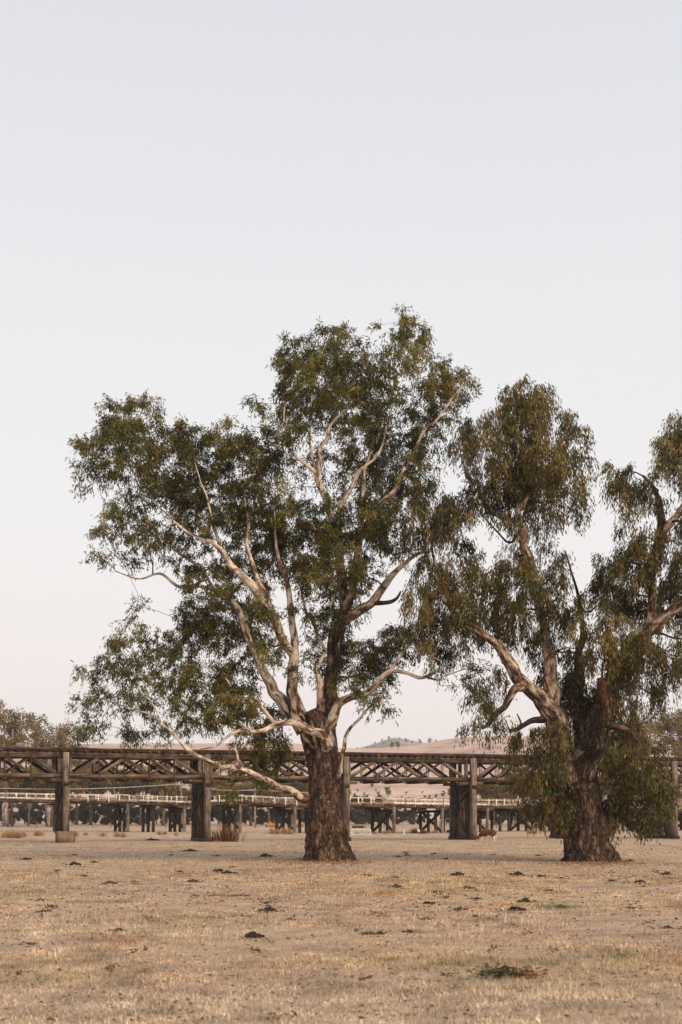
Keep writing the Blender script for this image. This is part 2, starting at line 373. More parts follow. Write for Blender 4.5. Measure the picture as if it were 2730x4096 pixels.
def gum_tree(name, label, group, YT, trunk, limbs, clumps, spec, seed):
    """trunk/limb points are (x, y, dY, radius) in photo pixels at distance YT + dY; clumps (x, y, rx, ry[, dens[, dY]])"""
    g = np.random.default_rng(seed); rnd = random.Random(seed)
    base = on_ground(trunk[0][0], spec['base_y']); base.y = YT; base.x = (trunk[0][0] - CX) / F * YT; base.z = gz(base.x, YT)
    root = empty(name, base); tag(root, label, 'tree', group)
    off = np.array(base)
    def pt(p):
        w = W(p[0], p[1], YT + p[2]); return np.array([w.x, w.y, w.z, p[3] / F * YT * (1 if p[3] > 40 else .83)])
    bark = M[spec['bark']]
    nodes, nrad = [], []
    # trunk
    S = catmull([pt(p) for p in trunk], .09)
    S[:, 2] = S[:, 2]
    def disp(s, th, P, U, B, rad):
        d = np.zeros((len(s), len(th)))
        for i in range(len(s)):
            z = P[i][2] - off[2]
            for j, a in enumerate(th):
                v = (math.cos(a + .22 * s[i]) * 1.0, math.sin(a + .22 * s[i]) * 1.0, s[i] * .22)
                k = noise.noise((v[0] * 1.2, v[1] * 1.2, v[2] * 1.6 + seed)) * .09
                k += noise.noise((v[0] * 3.6, v[1] * 3.6, v[2] * 4.5 + 9)) * .045
                k += abs(noise.noise((v[0] * 9, v[1] * 9, v[2] * 9))) * .06 + noise.noise((v[0] * 20, v[1] * 20, v[2] * 16)) * .03
                if z < 2.2: k += (noise.noise((v[0] * 2.3, v[1] * 2.3, s[i] * 1.5 + 40)) * .26 + abs(noise.noise((v[0] * 4, v[1] * 4, s[i] * 3.2 + 4))) * .24) * (1 - z / 2.2)
                if z < .9: k += (1 - max(z, 0) / .9) ** 2 * (.07 + .10 * math.sin(a * 5 + seed) + .07 * math.sin(a * 9 + 1))
                for (ca, cw, z0, z1, dep) in spec.get('clefts', ()):
                    da = abs((a - ca + math.pi) % (2 * math.pi) - math.pi)
                    if da < cw and z0 < z < z1: k -= dep * (1 - da / cw) ** .7 * min(1, (z - z0) / .5, (z1 - z) / .5)
                d[i, j] = k
        return d
    V, q, tr, bc, s = tube(S[:, :3], S[:, 3], 72, True, disp)
    zz = V[:, 2] - off[2]
    sm = np.interp(zz, spec['smooth_z'], spec['smooth_v'])
    me = mesh_np('trunk', V - off, [q, tr], True); add_vec(me, bc, 'bc'); add_float(me, sm, 'smooth_bark')
    link('trunk', me, root, bark)
    k0 = int(len(S) * .72)
    # limbs
    for li, (pts, s0, s1) in enumerate(limbs):
        Sp = catmull([pt(p) for p in pts], .16)
        n = len(Sp); wob = np.array([[noise.noise((i * .22, li * 3.3, c_ * 7.1)) for c_ in range(3)] for i in range(n)])
        rad = Sp[:, 3] * (1 + .10 * np.array([noise.noise((i * .35, li * 5.1, 2)) for i in range(n)]))
        fade = np.minimum(1, np.arange(n) / 6.)
        P = Sp[:, :3] + wob * (.05 + .35 * Sp[:, 3])[:, None] * fade[:, None]
        ph = li * 7.7
        def ldisp(s, th, P_, U, B, rad_):
            A = np.array([[noise.noise((math.cos(a) * 1.5, math.sin(a) * 1.5, x * .9 + ph)) * .16 + noise.noise((math.cos(a) * 4, math.sin(a) * 4, x * 1.5 + ph)) * .06 for a in th] for x in s])
            return A
        V, q, tr, bc, s = tube(P, rad, 16 if rad.max() > .1 else 9, True, ldisp)
        u = np.clip(bc[:, 2] / max(s[-1], .01), 0, 1)
        me = mesh_np('limb', V - off, [q, tr], True); add_vec(me, bc + np.array([0, 0, li * 13.7]), 'bc'); add_float(me, s0 + (s1 - s0) * u, 'smooth_bark')
        link('limb', me, root, bark)
        nodes.append(P[3:]); nrad.append(rad[3:])
    NP = np.vstack(nodes); NR = np.concatenate(nrad)
    nlimb = len(NP)
    # crown clumps
    C3 = []
    for c in clumps:
        dens = c[4] if len(c) > 4 else 1.0
        dens = min(max(1.0, dens), dens + spec.get('fill', 0))
        dy = c[5] if len(c) > 5 else None
        x, y, rx, ry = [v * 1.7411 for v in c[:4]]
        if dy is None:
            ex = max(0, 1 - ((x - spec['ccx']) / spec['crx']) ** 2)
            dy = g.uniform(*spec['dyr']) * spec['depth'] * (.35 + .65 * math.sqrt(ex))
        w = W(x, y, YT + dy); k = (YT + dy) / F
        C3.append((np.array(w), rx * k, ry * k, .5 * (rx + ry) * k * 1.15, dens))
    order = sorted(range(len(C3)), key=lambda i: np.min(np.linalg.norm(NP[:nlimb] - C3[i][0], axis=1)))
    acc = Acc()
    lc, ld, ll, lw, lcol = [], [], [], [], []
    def branch(a, b_, r0, r1, sides, arch, jit):
        d = np.linalg.norm(b_ - a)
        ctrl = (a + b_) / 2 + np.array([0, 0, arch * d]) + g.normal(size=3) * jit * d
        n = max(4, int(d / .3))
        t_ = np.linspace(0, 1, n)[:, None]
        P = (1 - t_) ** 2 * a + 2 * t_ * (1 - t_) * ctrl + t_ ** 2 * b_
        P[1:-1] += g.normal(size=(n - 2, 3)) * .045 * min(1, d)
        r = r0 + (r1 - r0) * t_[:, 0] ** .8
        V, q, tr, bc, s = tube(P, r, sides, False)
        acc.add(V - off, q, tr, bc + np.array([0, 0, g.uniform(0, 50)]), np.full(len(V), spec.get('twig_smooth', .75)))
        return P
    for i in order:
        c, rx, ry, rz, dens = C3[i]
        dvec = c - NP; dist = np.linalg.norm(dvec, axis=1)
        cost = dist * (1 + .9 * np.clip(-dvec[:, 2] / (dist + .01), 0, 1)) + .15 / (NR + .02)*.05
        j = int(np.argmin(cost)); d = dist[j]
        r0 = min(NR[j] * .75, .022 + .016 * d + .02 * min(rx, 1.2)); r1 = max(.012, r0 * .45)
        P = branch(NP[j], c, r0, r1, 6, spec['arch'], .10)
        NP = np.vstack([NP, P[1:]]); NR = np.concatenate([NR, np.linspace(r0, r1, len(P))[1:]])
        # twig ends in the clump's volume, mostly near its skin
        area = rx * ry
        K = max(4, int(spec['twigs'] * area * (.55 + .45 * dens)))
        v = g.normal(size=(K, 3)); v /= np.linalg.norm(v, axis=1)[:, None]
        rad = g.uniform(.12, 1.0, K) ** .45
        wob = 1 + .3 * np.array([noise.noise((v_[0] * 1.6 + i, v_[1] * 1.6, v_[2] * 1.6)) for v_ in v])
        E = c + v * (rad * wob)[:, None] * np.array([rx, rz, ry])
        local = P[len(P) // 2:]; lr = np.full(len(local), r1)
        for e in E[np.argsort(np.linalg.norm(E - c, axis=1))]:
            dd = np.linalg.norm(local - e, axis=1); jj = int(np.argmin(dd))
            ra = min(lr[jj] * .8, .007 + .010 * dd[jj])
            Pt = branch(local[jj], e, ra, max(.004, ra * .5), 3, spec['twig_arch'], .12)
            local = np.vstack([local, Pt[2:]]); lr = np.concatenate([lr, np.linspace(ra, ra * .5, len(Pt))[2:]])
        # leaf sprays
        nl = int(spec['leaves'] * dens)
        tone = g.normal(0, 1)
        for kk in range(K):
            e = E[kk]; nn = max(6, int(nl * g.uniform(.5, 1.5)))
            out = v[kk] * np.array([1, 1, .5]) + np.array([0, 0, spec['lift']]); out /= np.linalg.norm(out) + 1e-6
            ns = 5; dirs = out + g.normal(size=(ns, 3)) * .75; dirs /= np.linalg.norm(dirs, axis=1)[:, None]
            sid = g.integers(0, ns, nn); sl = g.uniform(.0, spec['spray'], nn)
            pos = e + g.normal(size=(nn, 3)) * .05 + dirs[sid] * sl[:, None]
            pos[:, 2] -= spec['droop'] * sl ** 1.6 + g.uniform(0, spec['hang'], nn) * g.uniform(0, 1, nn)
            dl = dirs[sid] * .45 + g.normal(size=(nn, 3)) * .42 + np.array([0, 0, -spec['leafdown']])
            dl /= np.linalg.norm(dl, axis=1)[:, None]
            lc.append(pos); ld.append(dl)
            ll.append(g.uniform(.7, 1.3, nn) * spec['leaf_len']); lw.append(g.uniform(.75, 1.25, nn) * spec['leaf_w'])
            tt = np.clip(.48 + .15 * tone + .20 * g.normal() + .20 * g.normal(size=nn), 0, 1)[:, None]
            pal = spec['pal']
            col = np.where(tt < .5, pal[0] + (pal[1] - pal[0]) * (tt * 2), pal[1] + (pal[2] - pal[1]) * (tt * 2 - 1))
            br = (g.uniform(size=nn) < spec['brown'])[:, None]
            col = np.where(br, pal[3] * g.uniform(.6, 1.3, (nn, 1)), col)
            lcol.append(col * g.uniform(.75, 1.25, (nn, 1)))
    link('twigs', acc.mesh('twigs'), root, bark)['kind'] = 'stuff'
    me = leaves_mesh('crown', np.vstack(lc) - off, np.vstack(ld), np.concatenate(ll), np.concatenate(lw), np.vstack(lcol), seed)
    link('crown', me, root, M['leaf'])
    print(name, 'leaves', len(me.polygons), 'twig faces', sum(len(q) for q in acc.Q))
    return root

PAL1 = np.array([(.018, .024, .007), (.068, .070, .014), (.235, .180, .036), (.24, .10, .032)])
PAL2 = np.array([(.021, .025, .009), (.076, .068, .020), (.235, .172, .050), (.27, .115, .038)])

# ------------------------------------------------------------------ first gum tree (centre)
T1_TRUNK = [(1314, 3456, 0, 96), (1313, 3425, 0, 88), (1311, 3330, 0, 77), (1302, 3214, 0, 66), (1297, 3098, 0, 64), (1287, 3011, 0, 66), (1277, 2953, 0, 68), (1266, 2895, 0, 70), (1258, 2858, .1, 62), (1250, 2838, .1, 50)]
T1_LIMBS = [
 # left forks
 ([(1225, 2905, .1, 48), (1160, 2842, .2, 34), (1096, 2763, .5, 27), (1053, 2682, .9, 22), (1010, 2590, 1.3, 18), (951, 2437, 1.6, 14), (907, 2393, 1.6, 11), (824, 2348, 1.4, 9), (722, 2345, 1.0, 8), (639, 2297, .6, 6), (556, 2316, .3, 4), (460, 2284, 0, 2.5)], .55, 1.0),
 ([(1200, 2880, 0, 44), (1178, 2800, -.2, 30), (1172, 2674, -.4, 25), (1178, 2597, -.5, 23), (1172, 2515, -.2, 17), (1159, 2419, .2, 15), (1150, 2342, .4, 13), (1137, 2291, .6, 10), (1115, 2240, .9, 8), (1105, 2150, 1.1, 6), (1090, 2000, 1.2, 4)], .5, .75),
 ([(1174, 2620, -.5, 22), (1150, 2585, -.7, 22), (1121, 2534, -1.0, 23), (1096, 2463, -1.4, 22), (1041, 2380, -1.8, 20), (983, 2316, -2.1, 17), (926, 2265, -2.3, 15), (888, 2208, -2.4, 12), (850, 2170, -2.4, 9), (798, 2150, -2.3, 7), (700, 2090, -2.0, 4), (600, 1990, -1.5, 3)], .72, 1.0),
 ([(1080, 2435, -1.5, 16), (1066, 2386, -1.7, 14), (1034, 2329, -1.9, 12), (1009, 2252, -2.1, 11), (990, 2189, -2.2, 9), (996, 2093, -2.2, 7), (987, 2042, -2.1, 5), (960, 1900, -1.6, 3)], .7, .9),
 ([(888, 2208, -2.4, 9), (860, 2120, -2.2, 6), (830, 2000, -1.8, 4), (780, 1850, -1.2, 2.5)], .8, .9),
 ([(870, 2375, 1.5, 8), (792, 2265, 1.5, 7), (684, 2189, 1.3, 6), (633, 2138, 1.1, 5), (594, 2074, .9, 4), (540, 1900, .6, 2.5), (520, 1740, .4, 2)], .6, .8),
 # central leaders
 ([(1300, 2890, 0, 46), (1312, 2833, .2, 38), (1319, 2738, .5, 34), (1338, 2642, .8, 32), (1344, 2578, .9, 31), (1357, 2515, 1.0, 30), (1380, 2440, 1.0, 27), (1372, 2340, .6, 24), (1362, 2240, -.2, 21), (1357, 2157, -.8, 20), (1344, 2093, -1.2, 19), (1313, 2029, -1.5, 17), (1287, 1953, -1.7, 15), (1274, 1902, -1.8, 14), (1281, 1838, -1.8, 11), (1281, 1787, -1.8, 10), (1313, 1755, -1.8, 10), (1325, 1704, -1.7, 8), (1364, 1659, -1.6, 6), (1402, 1627, -1.5, 5), (1434, 1583, -1.3, 4), (1450, 1450, -.8, 2.5)], .25, 1.0),
 ([(1274, 1902, -1.8, 11), (1242, 1870, -2.0, 9), (1191, 1831, -2.2, 7), (1153, 1787, -2.3, 6), (1137, 1742, -2.2, 5), (1140, 1600, -1.8, 3)], .9, .9),
 ([(1270, 1890, -1.8, 9), (1246, 1812, -1.5, 7), (1240, 1700, -1.0, 5), (1260, 1500, -.5, 3), (1320, 1330, 0, 2)], .9, .9),
 ([(1351, 2110, -1.1, 13), (1362, 2040, -1.0, 12), (1395, 1965, -1.2, 10), (1415, 1933, -1.2, 9), (1440, 1889, -1.3, 8), (1472, 1857, -1.3, 7), (1504, 1825, -1.2, 6), (1529, 1780, -1.0, 5), (1560, 1640, -.6, 3)], .8, 1.0),
 ([(1375, 2460, 1.0, 26), (1410, 2350, .6, 22), (1432, 2230, .2, 20), (1440, 2125, -.2, 17), (1446, 2029, -.3, 13), (1453, 1965, -.3, 11), (1460, 1889, -.2, 8), (1510, 1710, .2, 7), (1536, 1615, .4, 6), (1568, 1570, .5, 6), (1580, 1487, .6, 4.5), (1580, 1360, .7, 3)], .55, .9),
 ([(1438, 2160, -.1, 15), (1459, 2106, -.6, 14), (1504, 2036, -1.0, 13), (1561, 1984, -1.3, 12), (1599, 1927, -1.5, 10), (1625, 1863, -1.6, 9), (1644, 1825, -1.6, 8), (1676, 1768, -1.5, 7), (1708, 1710, -1.3, 6), (1740, 1685, -1.1, 5), (1772, 1646, -.9, 4), (1850, 1540, -.4, 2)], .8, 1.0),
 ([(1365, 2500, .8, 26), (1395, 2463, .2, 24), (1446, 2438, -.3, 21), (1497, 2412, -.6, 20), (1529, 2368, -.8, 18), (1555, 2323, -.8, 16), (1587, 2285, -.6, 13), (1631, 2247, -.2, 10), (1700, 2200, .3, 6)], .75, 1.05),
 ([(1500, 2412, -.6, 13), (1535, 2412, -1.0, 10), (1568, 2406, -1.2, 9), (1590, 2392, -1.3, 7), (1603, 2365, -1.3, 4)], .3, .2),
 # right low limb
 ([(1310, 2900, -.3, 36), (1336, 2868, -.7, 25), (1357, 2821, -.9, 20), (1408, 2789, -1.2, 17), (1472, 2773, -1.5, 15), (1510, 2738, -1.7, 14), (1542, 2700, -1.9, 12), (1574, 2684, -2.0, 10), (1638, 2696, -2.1, 8), (1676, 2712, -2.1, 8), (1714, 2703, -2.0, 7), (1765, 2674, -1.9, 5), (1823, 2636, -1.7, 3), (1870, 2590, -1.4, 2)], .85, 1.05),
 ([(1700, 2706, -2.1, 6), (1759, 2722, -2.2, 4), (1775, 2705, -2.2, 3), (1880, 2674, -2.0, 2.5), (1920, 2690, -1.9, 1.5)], .9, .9),
 ([(1560, 2688, -2.0, 8), (1572, 2665, -2.0, 7), (1600, 2629, -1.9, 6), (1631, 2585, -1.6, 4), (1680, 2500, -1.0, 2)], .8, .8),
 # front left limb
 ([(1300, 2998, -.35, 30), (1312, 2978, -.85, 26), (1291, 2945, -1.1, 23), (1256, 2930, -1.4, 21), (1227, 2915, -1.6, 19), (1198, 2895, -1.8, 17), (1152, 2892, -2.0, 15), (1099, 2901, -2.2, 13), (1065, 2918, -2.4, 12), (1024, 2927, -2.5, 11), (983, 2915, -2.6, 9), (937, 2901, -2.6, 7), (885, 2889, -2.5, 5), (830, 2850, -2.3, 3)], .85, 1.05),
 ([(1105, 2900, -2.2, 12), (1076, 2866, -2.3, 10), (1047, 2831, -2.4, 9), (1007, 2805, -2.4, 8), (950, 2770, -2.3, 5), (900, 2710, -2.0, 3)], .7, .8),
 ([(1000, 2922, -2.6, 8), (955, 2922, -2.8, 8), (920, 2941, -2.9, 7), (862, 2982, -3.0, 5), (800, 3000, -2.9, 3)], 1.0, 1.0),
 # low left limb
 ([(1285, 3216, .35, 34), (1238, 3195, .0, 27), (1192, 3179, -.5, 21), (1140, 3156, -1.1, 18), (1082, 3127, -1.6, 15), (1030, 3104, -2.0, 14), (983, 3086, -2.3, 12), (960, 3078, -2.4, 13), (937, 3066, -2.5, 12), (885, 3063, -2.7, 11), (855, 3056, -2.8, 10), (813, 3034, -2.9, 10), (766, 3008, -3.0, 9), (737, 2988, -3.0, 8), (696, 2936, -3.0, 6), (644, 2895, -2.9, 5), (600, 2860, -2.7, 4), (522, 2837, -2.4, 3), (430, 2800, -2.0, 2)], .8, 1.05),
 ([(966, 3090, -2.3, 9), (968, 3055, -2.4, 7), (954, 3040, -2.5, 6), (945, 3010, -2.5, 5), (937, 2982, -2.4, 4), (960, 2900, -2.2, 2)], .9, .9),
 ([(644, 2895, -2.9, 4), (627, 2837, -2.9, 3.5), (598, 2785, -2.7, 3), (560, 2650, -2.2, 2)], .8, .8),
 # thin right limb
 ([(1352, 3110, -.4, 14), (1361, 3081, -.7, 10), (1366, 3029, -.9, 9), (1378, 2988, -1.0, 10), (1384, 2947, -1.1, 9), (1407, 2912, -1.2, 7), (1436, 2877, -1.3, 6), (1477, 2831, -1.4, 5), (1523, 2785, -1.4, 4), (1558, 2756, -1.3, 2)], 1.0, 1.0),
 # upright small stems in the middle
 ([(1282, 2860, -.3, 22), (1284, 2801, -.5, 18), (1281, 2725, -.5, 15), (1270, 2680, -.4, 11), (1300, 2600, -.2, 9), (1281, 2559, 0, 9), (1255, 2495, .2, 8), (1223, 2444, .4, 6), (1200, 2340, .7, 4)], .9, .4),
 ([(1310, 2760, .1, 14), (1322, 2640, -.2, 12), (1326, 2530, -.4, 10), (1340, 2470, -.4, 8), (1330, 2380, 0, 5)], .3, .5),
]
T1_CL = [(770,765,35,38),(690,812,52,40),(760,830,68,52),(720,880,75,58),(830,830,58,48),(905,742,28,32,.7),(948,768,38,38),(920,820,42,40),(868,900,58,58),(790,930,66,58),(690,930,48,56),(655,865,26,40,.7),(1000,858,48,42),(1055,872,38,34,.8),(960,920,52,48),(1042,930,32,38,.7),(908,990,56,48),(980,1000,38,38,.8),(830,1000,56,48,.8),(690,995,42,36,.6),(590,925,22,22,.7),(640,948,26,22,.5),
 (900,1075,56,56),(965,1080,42,46,.8),(850,1080,36,45,.6),(920,1150,54,46),(885,1210,40,45),
 (268,948,40,38,.7),(332,943,40,36,.7),(252,1000,54,42,.8),(188,1030,32,26,.6),(302,1010,56,46,.8),(350,1010,38,48,.7),(240,1062,46,36,.7),(312,1078,56,42),(212,1098,26,24,.5),(370,1080,44,42,.8),(420,1008,34,42),(442,992,40,36),(472,1050,64,56),(530,1002,46,36,.8),(560,1050,56,56),(602,1010,36,40,.8),(618,1070,40,48,.9),(432,1120,54,42),(382,1140,44,36),(500,1130,64,48),(580,1138,56,48),(640,1140,24,50,.35),
 (288,1152,40,26,.7),(250,1205,36,28,.7),(300,1200,42,34,.7),(342,1240,50,34,.7),(268,1278,40,22,.5),(228,1276,22,14,.4),(392,1215,42,34,.7),(450,1195,54,44),(520,1205,54,46),(600,1220,52,58,1.2,2.5),(660,1200,54,48,1.2,2),(700,1165,32,36),(640,1270,46,46,1.2,3),(412,1290,36,30,.6),(500,1290,54,36),(560,1330,46,46,1.1,2.5),(470,1335,44,26,.7),
 (752,1180,34,46,.8),(720,1250,46,48),(780,1300,56,56),(720,1330,46,46),(790,1380,46,46),(690,1400,28,32,.5),(840,1250,36,46),(870,1180,40,40),(830,1165,26,26),(912,1262,32,24,.7),(845,1325,26,26,.7),(770,1230,40,44),
 (450,1400,46,36),(520,1400,54,42),(580,1420,44,46),(480,1450,54,40),(550,1480,54,46),(618,1480,38,36,.8),(440,1440,32,34,.8),
 (320,1398,16,28,.5),(296,1438,24,22,.5),(300,1488,44,30,.7),(370,1482,44,36,.7),(420,1510,42,34,.7),(258,1522,42,28,.7),(200,1545,28,24,.5),(320,1540,52,36,.8),(400,1560,52,36,.8),(470,1560,54,46,.9),(540,1560,54,46),(240,1592,40,26,.55),(188,1618,18,26,.4),(300,1610,42,32,.6),(380,1620,50,32,.6),(450,1640,54,36,.8),(520,1630,46,46),(240,1662,40,22,.55),(196,1690,14,18,.4),(310,1682,40,22,.6),(372,1692,40,18,.6),(560,1600,36,36),
 (620,1700,44,38,1.1,.5),(578,1690,36,34,1,.5),(636,1738,32,24,1,.5),(570,1752,24,24,.8,0),(600,1640,36,32,.8),(530,1810,18,30,.7,-2.2),(500,1755,30,16,.6,-2.6),(610,1780,20,30,.6,0),
 (830,1500,44,36,1.1,1.5),(880,1510,44,36,1.1,1.5),(800,1560,34,26,.8),(860,1560,38,34,.9,1),(930,1470,44,34,.9),(990,1500,36,26,.6),(845,1602,22,16,.7),(872,1622,22,20,.6,-1.2),(910,1440,26,24,.6),(960,1450,34,24,.6),(720,1480,24,30,.5),(700,1530,24,26,.6),(770,1470,36,40,.9,1.8),(760,1540,28,32,.8,1.8),
 (600,1392,34,26,.8,-2.6),(698,1058,26,34,.35,1),(745,1055,28,34,.4,.5),(792,1060,28,38,.6,.5),(812,1120,26,38,.6,0),(690,1118,20,36,.3,1),(862,1130,26,34,.7,-.5),(740,1120,18,26,.35,.8),(700,1290,32,30,.9,-1.5),(790,1215,32,32,.9,-1.0),(770,1420,30,40,.9,-.6),(1050,1560,34,14,.4,-1.8),(1100,1540,40,22,.5,-1.7),(1010,1545,26,14,.4,-2)]
SPEC1 = dict(base_y=3444, bark='bark1', smooth_z=[0, 3.6, 4.6, 5.6, 6.2, 6.5], smooth_v=[.12, .22, .36, .48, .4, -.2], ccx=1180, crx=980, fill=.24, depth=5.0, dyr=(-.76, .92),
             twigs=36, leaves=88, lift=.25, spray=.55, droop=.55, hang=.25, leafdown=.75, leaf_len=.185, leaf_w=.044, arch=.10, twig_arch=.12,
             twig_smooth=.3, pal=PAL1, brown=.035, clefts=[(math.pi * .74, .42, 4.3, 6.5, .6), (math.pi * 1.02, .3, .25, 1.3, .25)])
gum_tree('gum_tree', 'tall spreading gum tree with pale forked limbs and a thick brown trunk in the centre', None, 63.2, T1_TRUNK, T1_LIMBS, T1_CL, SPEC1, 5)

# ------------------------------------------------------------------ second gum tree (right)
T2_TRUNK = [(2362, 3462, 0, 106), (2360, 3430, 0, 97), (2353, 3369, 0, 84), (2346, 3276, 0, 79), (2334, 3183, 0, 70), (2318, 3121, 0, 72), (2304, 3075, 0, 68), (2300, 3040, 0, 50)]
T2_LIMBS = [
 ([(2300, 3110, -.2, 58), (2262, 3020, -.4, 48), (2228, 2912, -.7, 42), (2197, 2842, -.9, 42), (2165, 2795, -1.1, 38), (2125, 2765, -1.3, 34), (2076, 2712, -1.6, 31), (2042, 2657, -1.9, 28), (2011, 2612, -2.1, 24), (1972, 2568, -2.2, 20), (1921, 2523, -2.2, 17), (1858, 2491, -2.1, 13), (1790, 2420, -1.8, 9), (1740, 2280, -1.3, 6), (1730, 2100, -.8, 3)], .4, .6),
 ([(2200, 2842, -.9, 38), (2210, 2780, -.8, 34), (2208, 2734, -.7, 32), (2202, 2657, -.6, 29), (2189, 2587, -.6, 27), (2176, 2510, -.5, 24), (2157, 2428, -.3, 23), (2140, 2340, -.2, 22), (2120, 2242, -.4, 21), (2094, 2183, -.6, 19), (2092, 2117, -.6, 17), (2075, 2040, -.4, 14), (2090, 1900, 0, 10), (2080, 1750, .3, 7), (2110, 1600, .4, 4)], .85, .5),
 ([(2080, 2040, -.4, 12), (2130, 1960, -.6, 9), (2173, 1907, -.8, 8), (2230, 1830, -.8, 6), (2300, 1760, -.5, 3)], .5, .5),
 ([(2085, 2080, -.5, 10), (2010, 2075, -.9, 8), (1960, 2050, -1.0, 7), (1930, 2058, -1.0, 4)], .2, .2),
 ([(2075, 2130, -.5, 8), (2040, 2170, -.9, 6), (1990, 2130, -1.2, 4), (1880, 2000, -1.0, 2.5)], .2, .3),
 ([(2092, 2745, -1.6, 24), (2060, 2752, -2.0, 20), (2036, 2785, -2.2, 17), (2017, 2829, -2.3, 15), (1985, 2861, -2.4, 13), (1955, 2895, -2.4, 10), (1925, 2912, -2.4, 7)], .55, .15),
 ([(2036, 2735, -1.9, 10), (2026, 2725, -2.1, 8), (2024, 2750, -2.2, 6), (2020, 2772, -2.2, 4)], .4, .3),
 ([(2215, 2870, -.8, 24), (2138, 2880, -1.2, 15), (2100, 2895, -1.4, 13), (2074, 2912, -1.5, 11), (2042, 2922, -1.6, 8)], .25, .1),
 ([(2085, 2905, -1.4, 6), (2082, 2885, -1.4, 5), (2068, 2855, -1.4, 3)], .2, .2),
 # broken right stem
 ([(2325, 3100, -.2, 60), (2346, 3045, -.7, 52), (2387, 2963, -1.4, 43), (2416, 2887, -2.0, 36), (2424, 2810, -2.4, 31), (2415, 2748, -2.6, 29), (2408, 2722, -2.7, 22)], .4, .3),
 ([(2415, 2900, -1.9, 22), (2450, 2904, -2.3, 17), (2495, 2912, -2.6, 15), (2527, 2926, -2.8, 9)], .1, .1),
 # hidden middle limb and the big right limb
 ([(2310, 3080, .4, 46), (2318, 2960, .7, 34), (2320, 2840, .8, 27), (2317, 2734, .7, 23), (2317, 2632, .6, 20), (2330, 2555, .6, 16), (2322, 2460, .6, 10), (2300, 2330, .6, 6), (2260, 2200, .6, 3)], .3, .2),
 ([(2330, 3080, .5, 54), (2375, 2960, .8, 46), (2425, 2800, .6, 42), (2470, 2680, .2, 40), (2521, 2581, -.3, 38), (2585, 2530, -.7, 34), (2640, 2480, -.9, 28), (2706, 2428, -1.0, 22), (2800, 2330, -.9, 16), (2880, 2200, -.6, 9)], .35, .75),
 ([(2600, 2515, -.7, 28), (2612, 2420, -.5, 25), (2606, 2320, -.4, 24), (2620, 2242, -.5, 24), (2640, 2170, -.7, 25), (2646, 2111, -.8, 22), (2639, 2012, -.9, 15), (2613, 1953, -.9, 10), (2570, 1900, -.7, 5)], .6, .4),
 ([(2646, 2125, -.8, 22), (2685, 2091, -.9, 19), (2728, 2042, -.9, 14), (2770, 1900, -.6, 8), (2740, 1750, -.3, 4)], 1.0, .6),
]
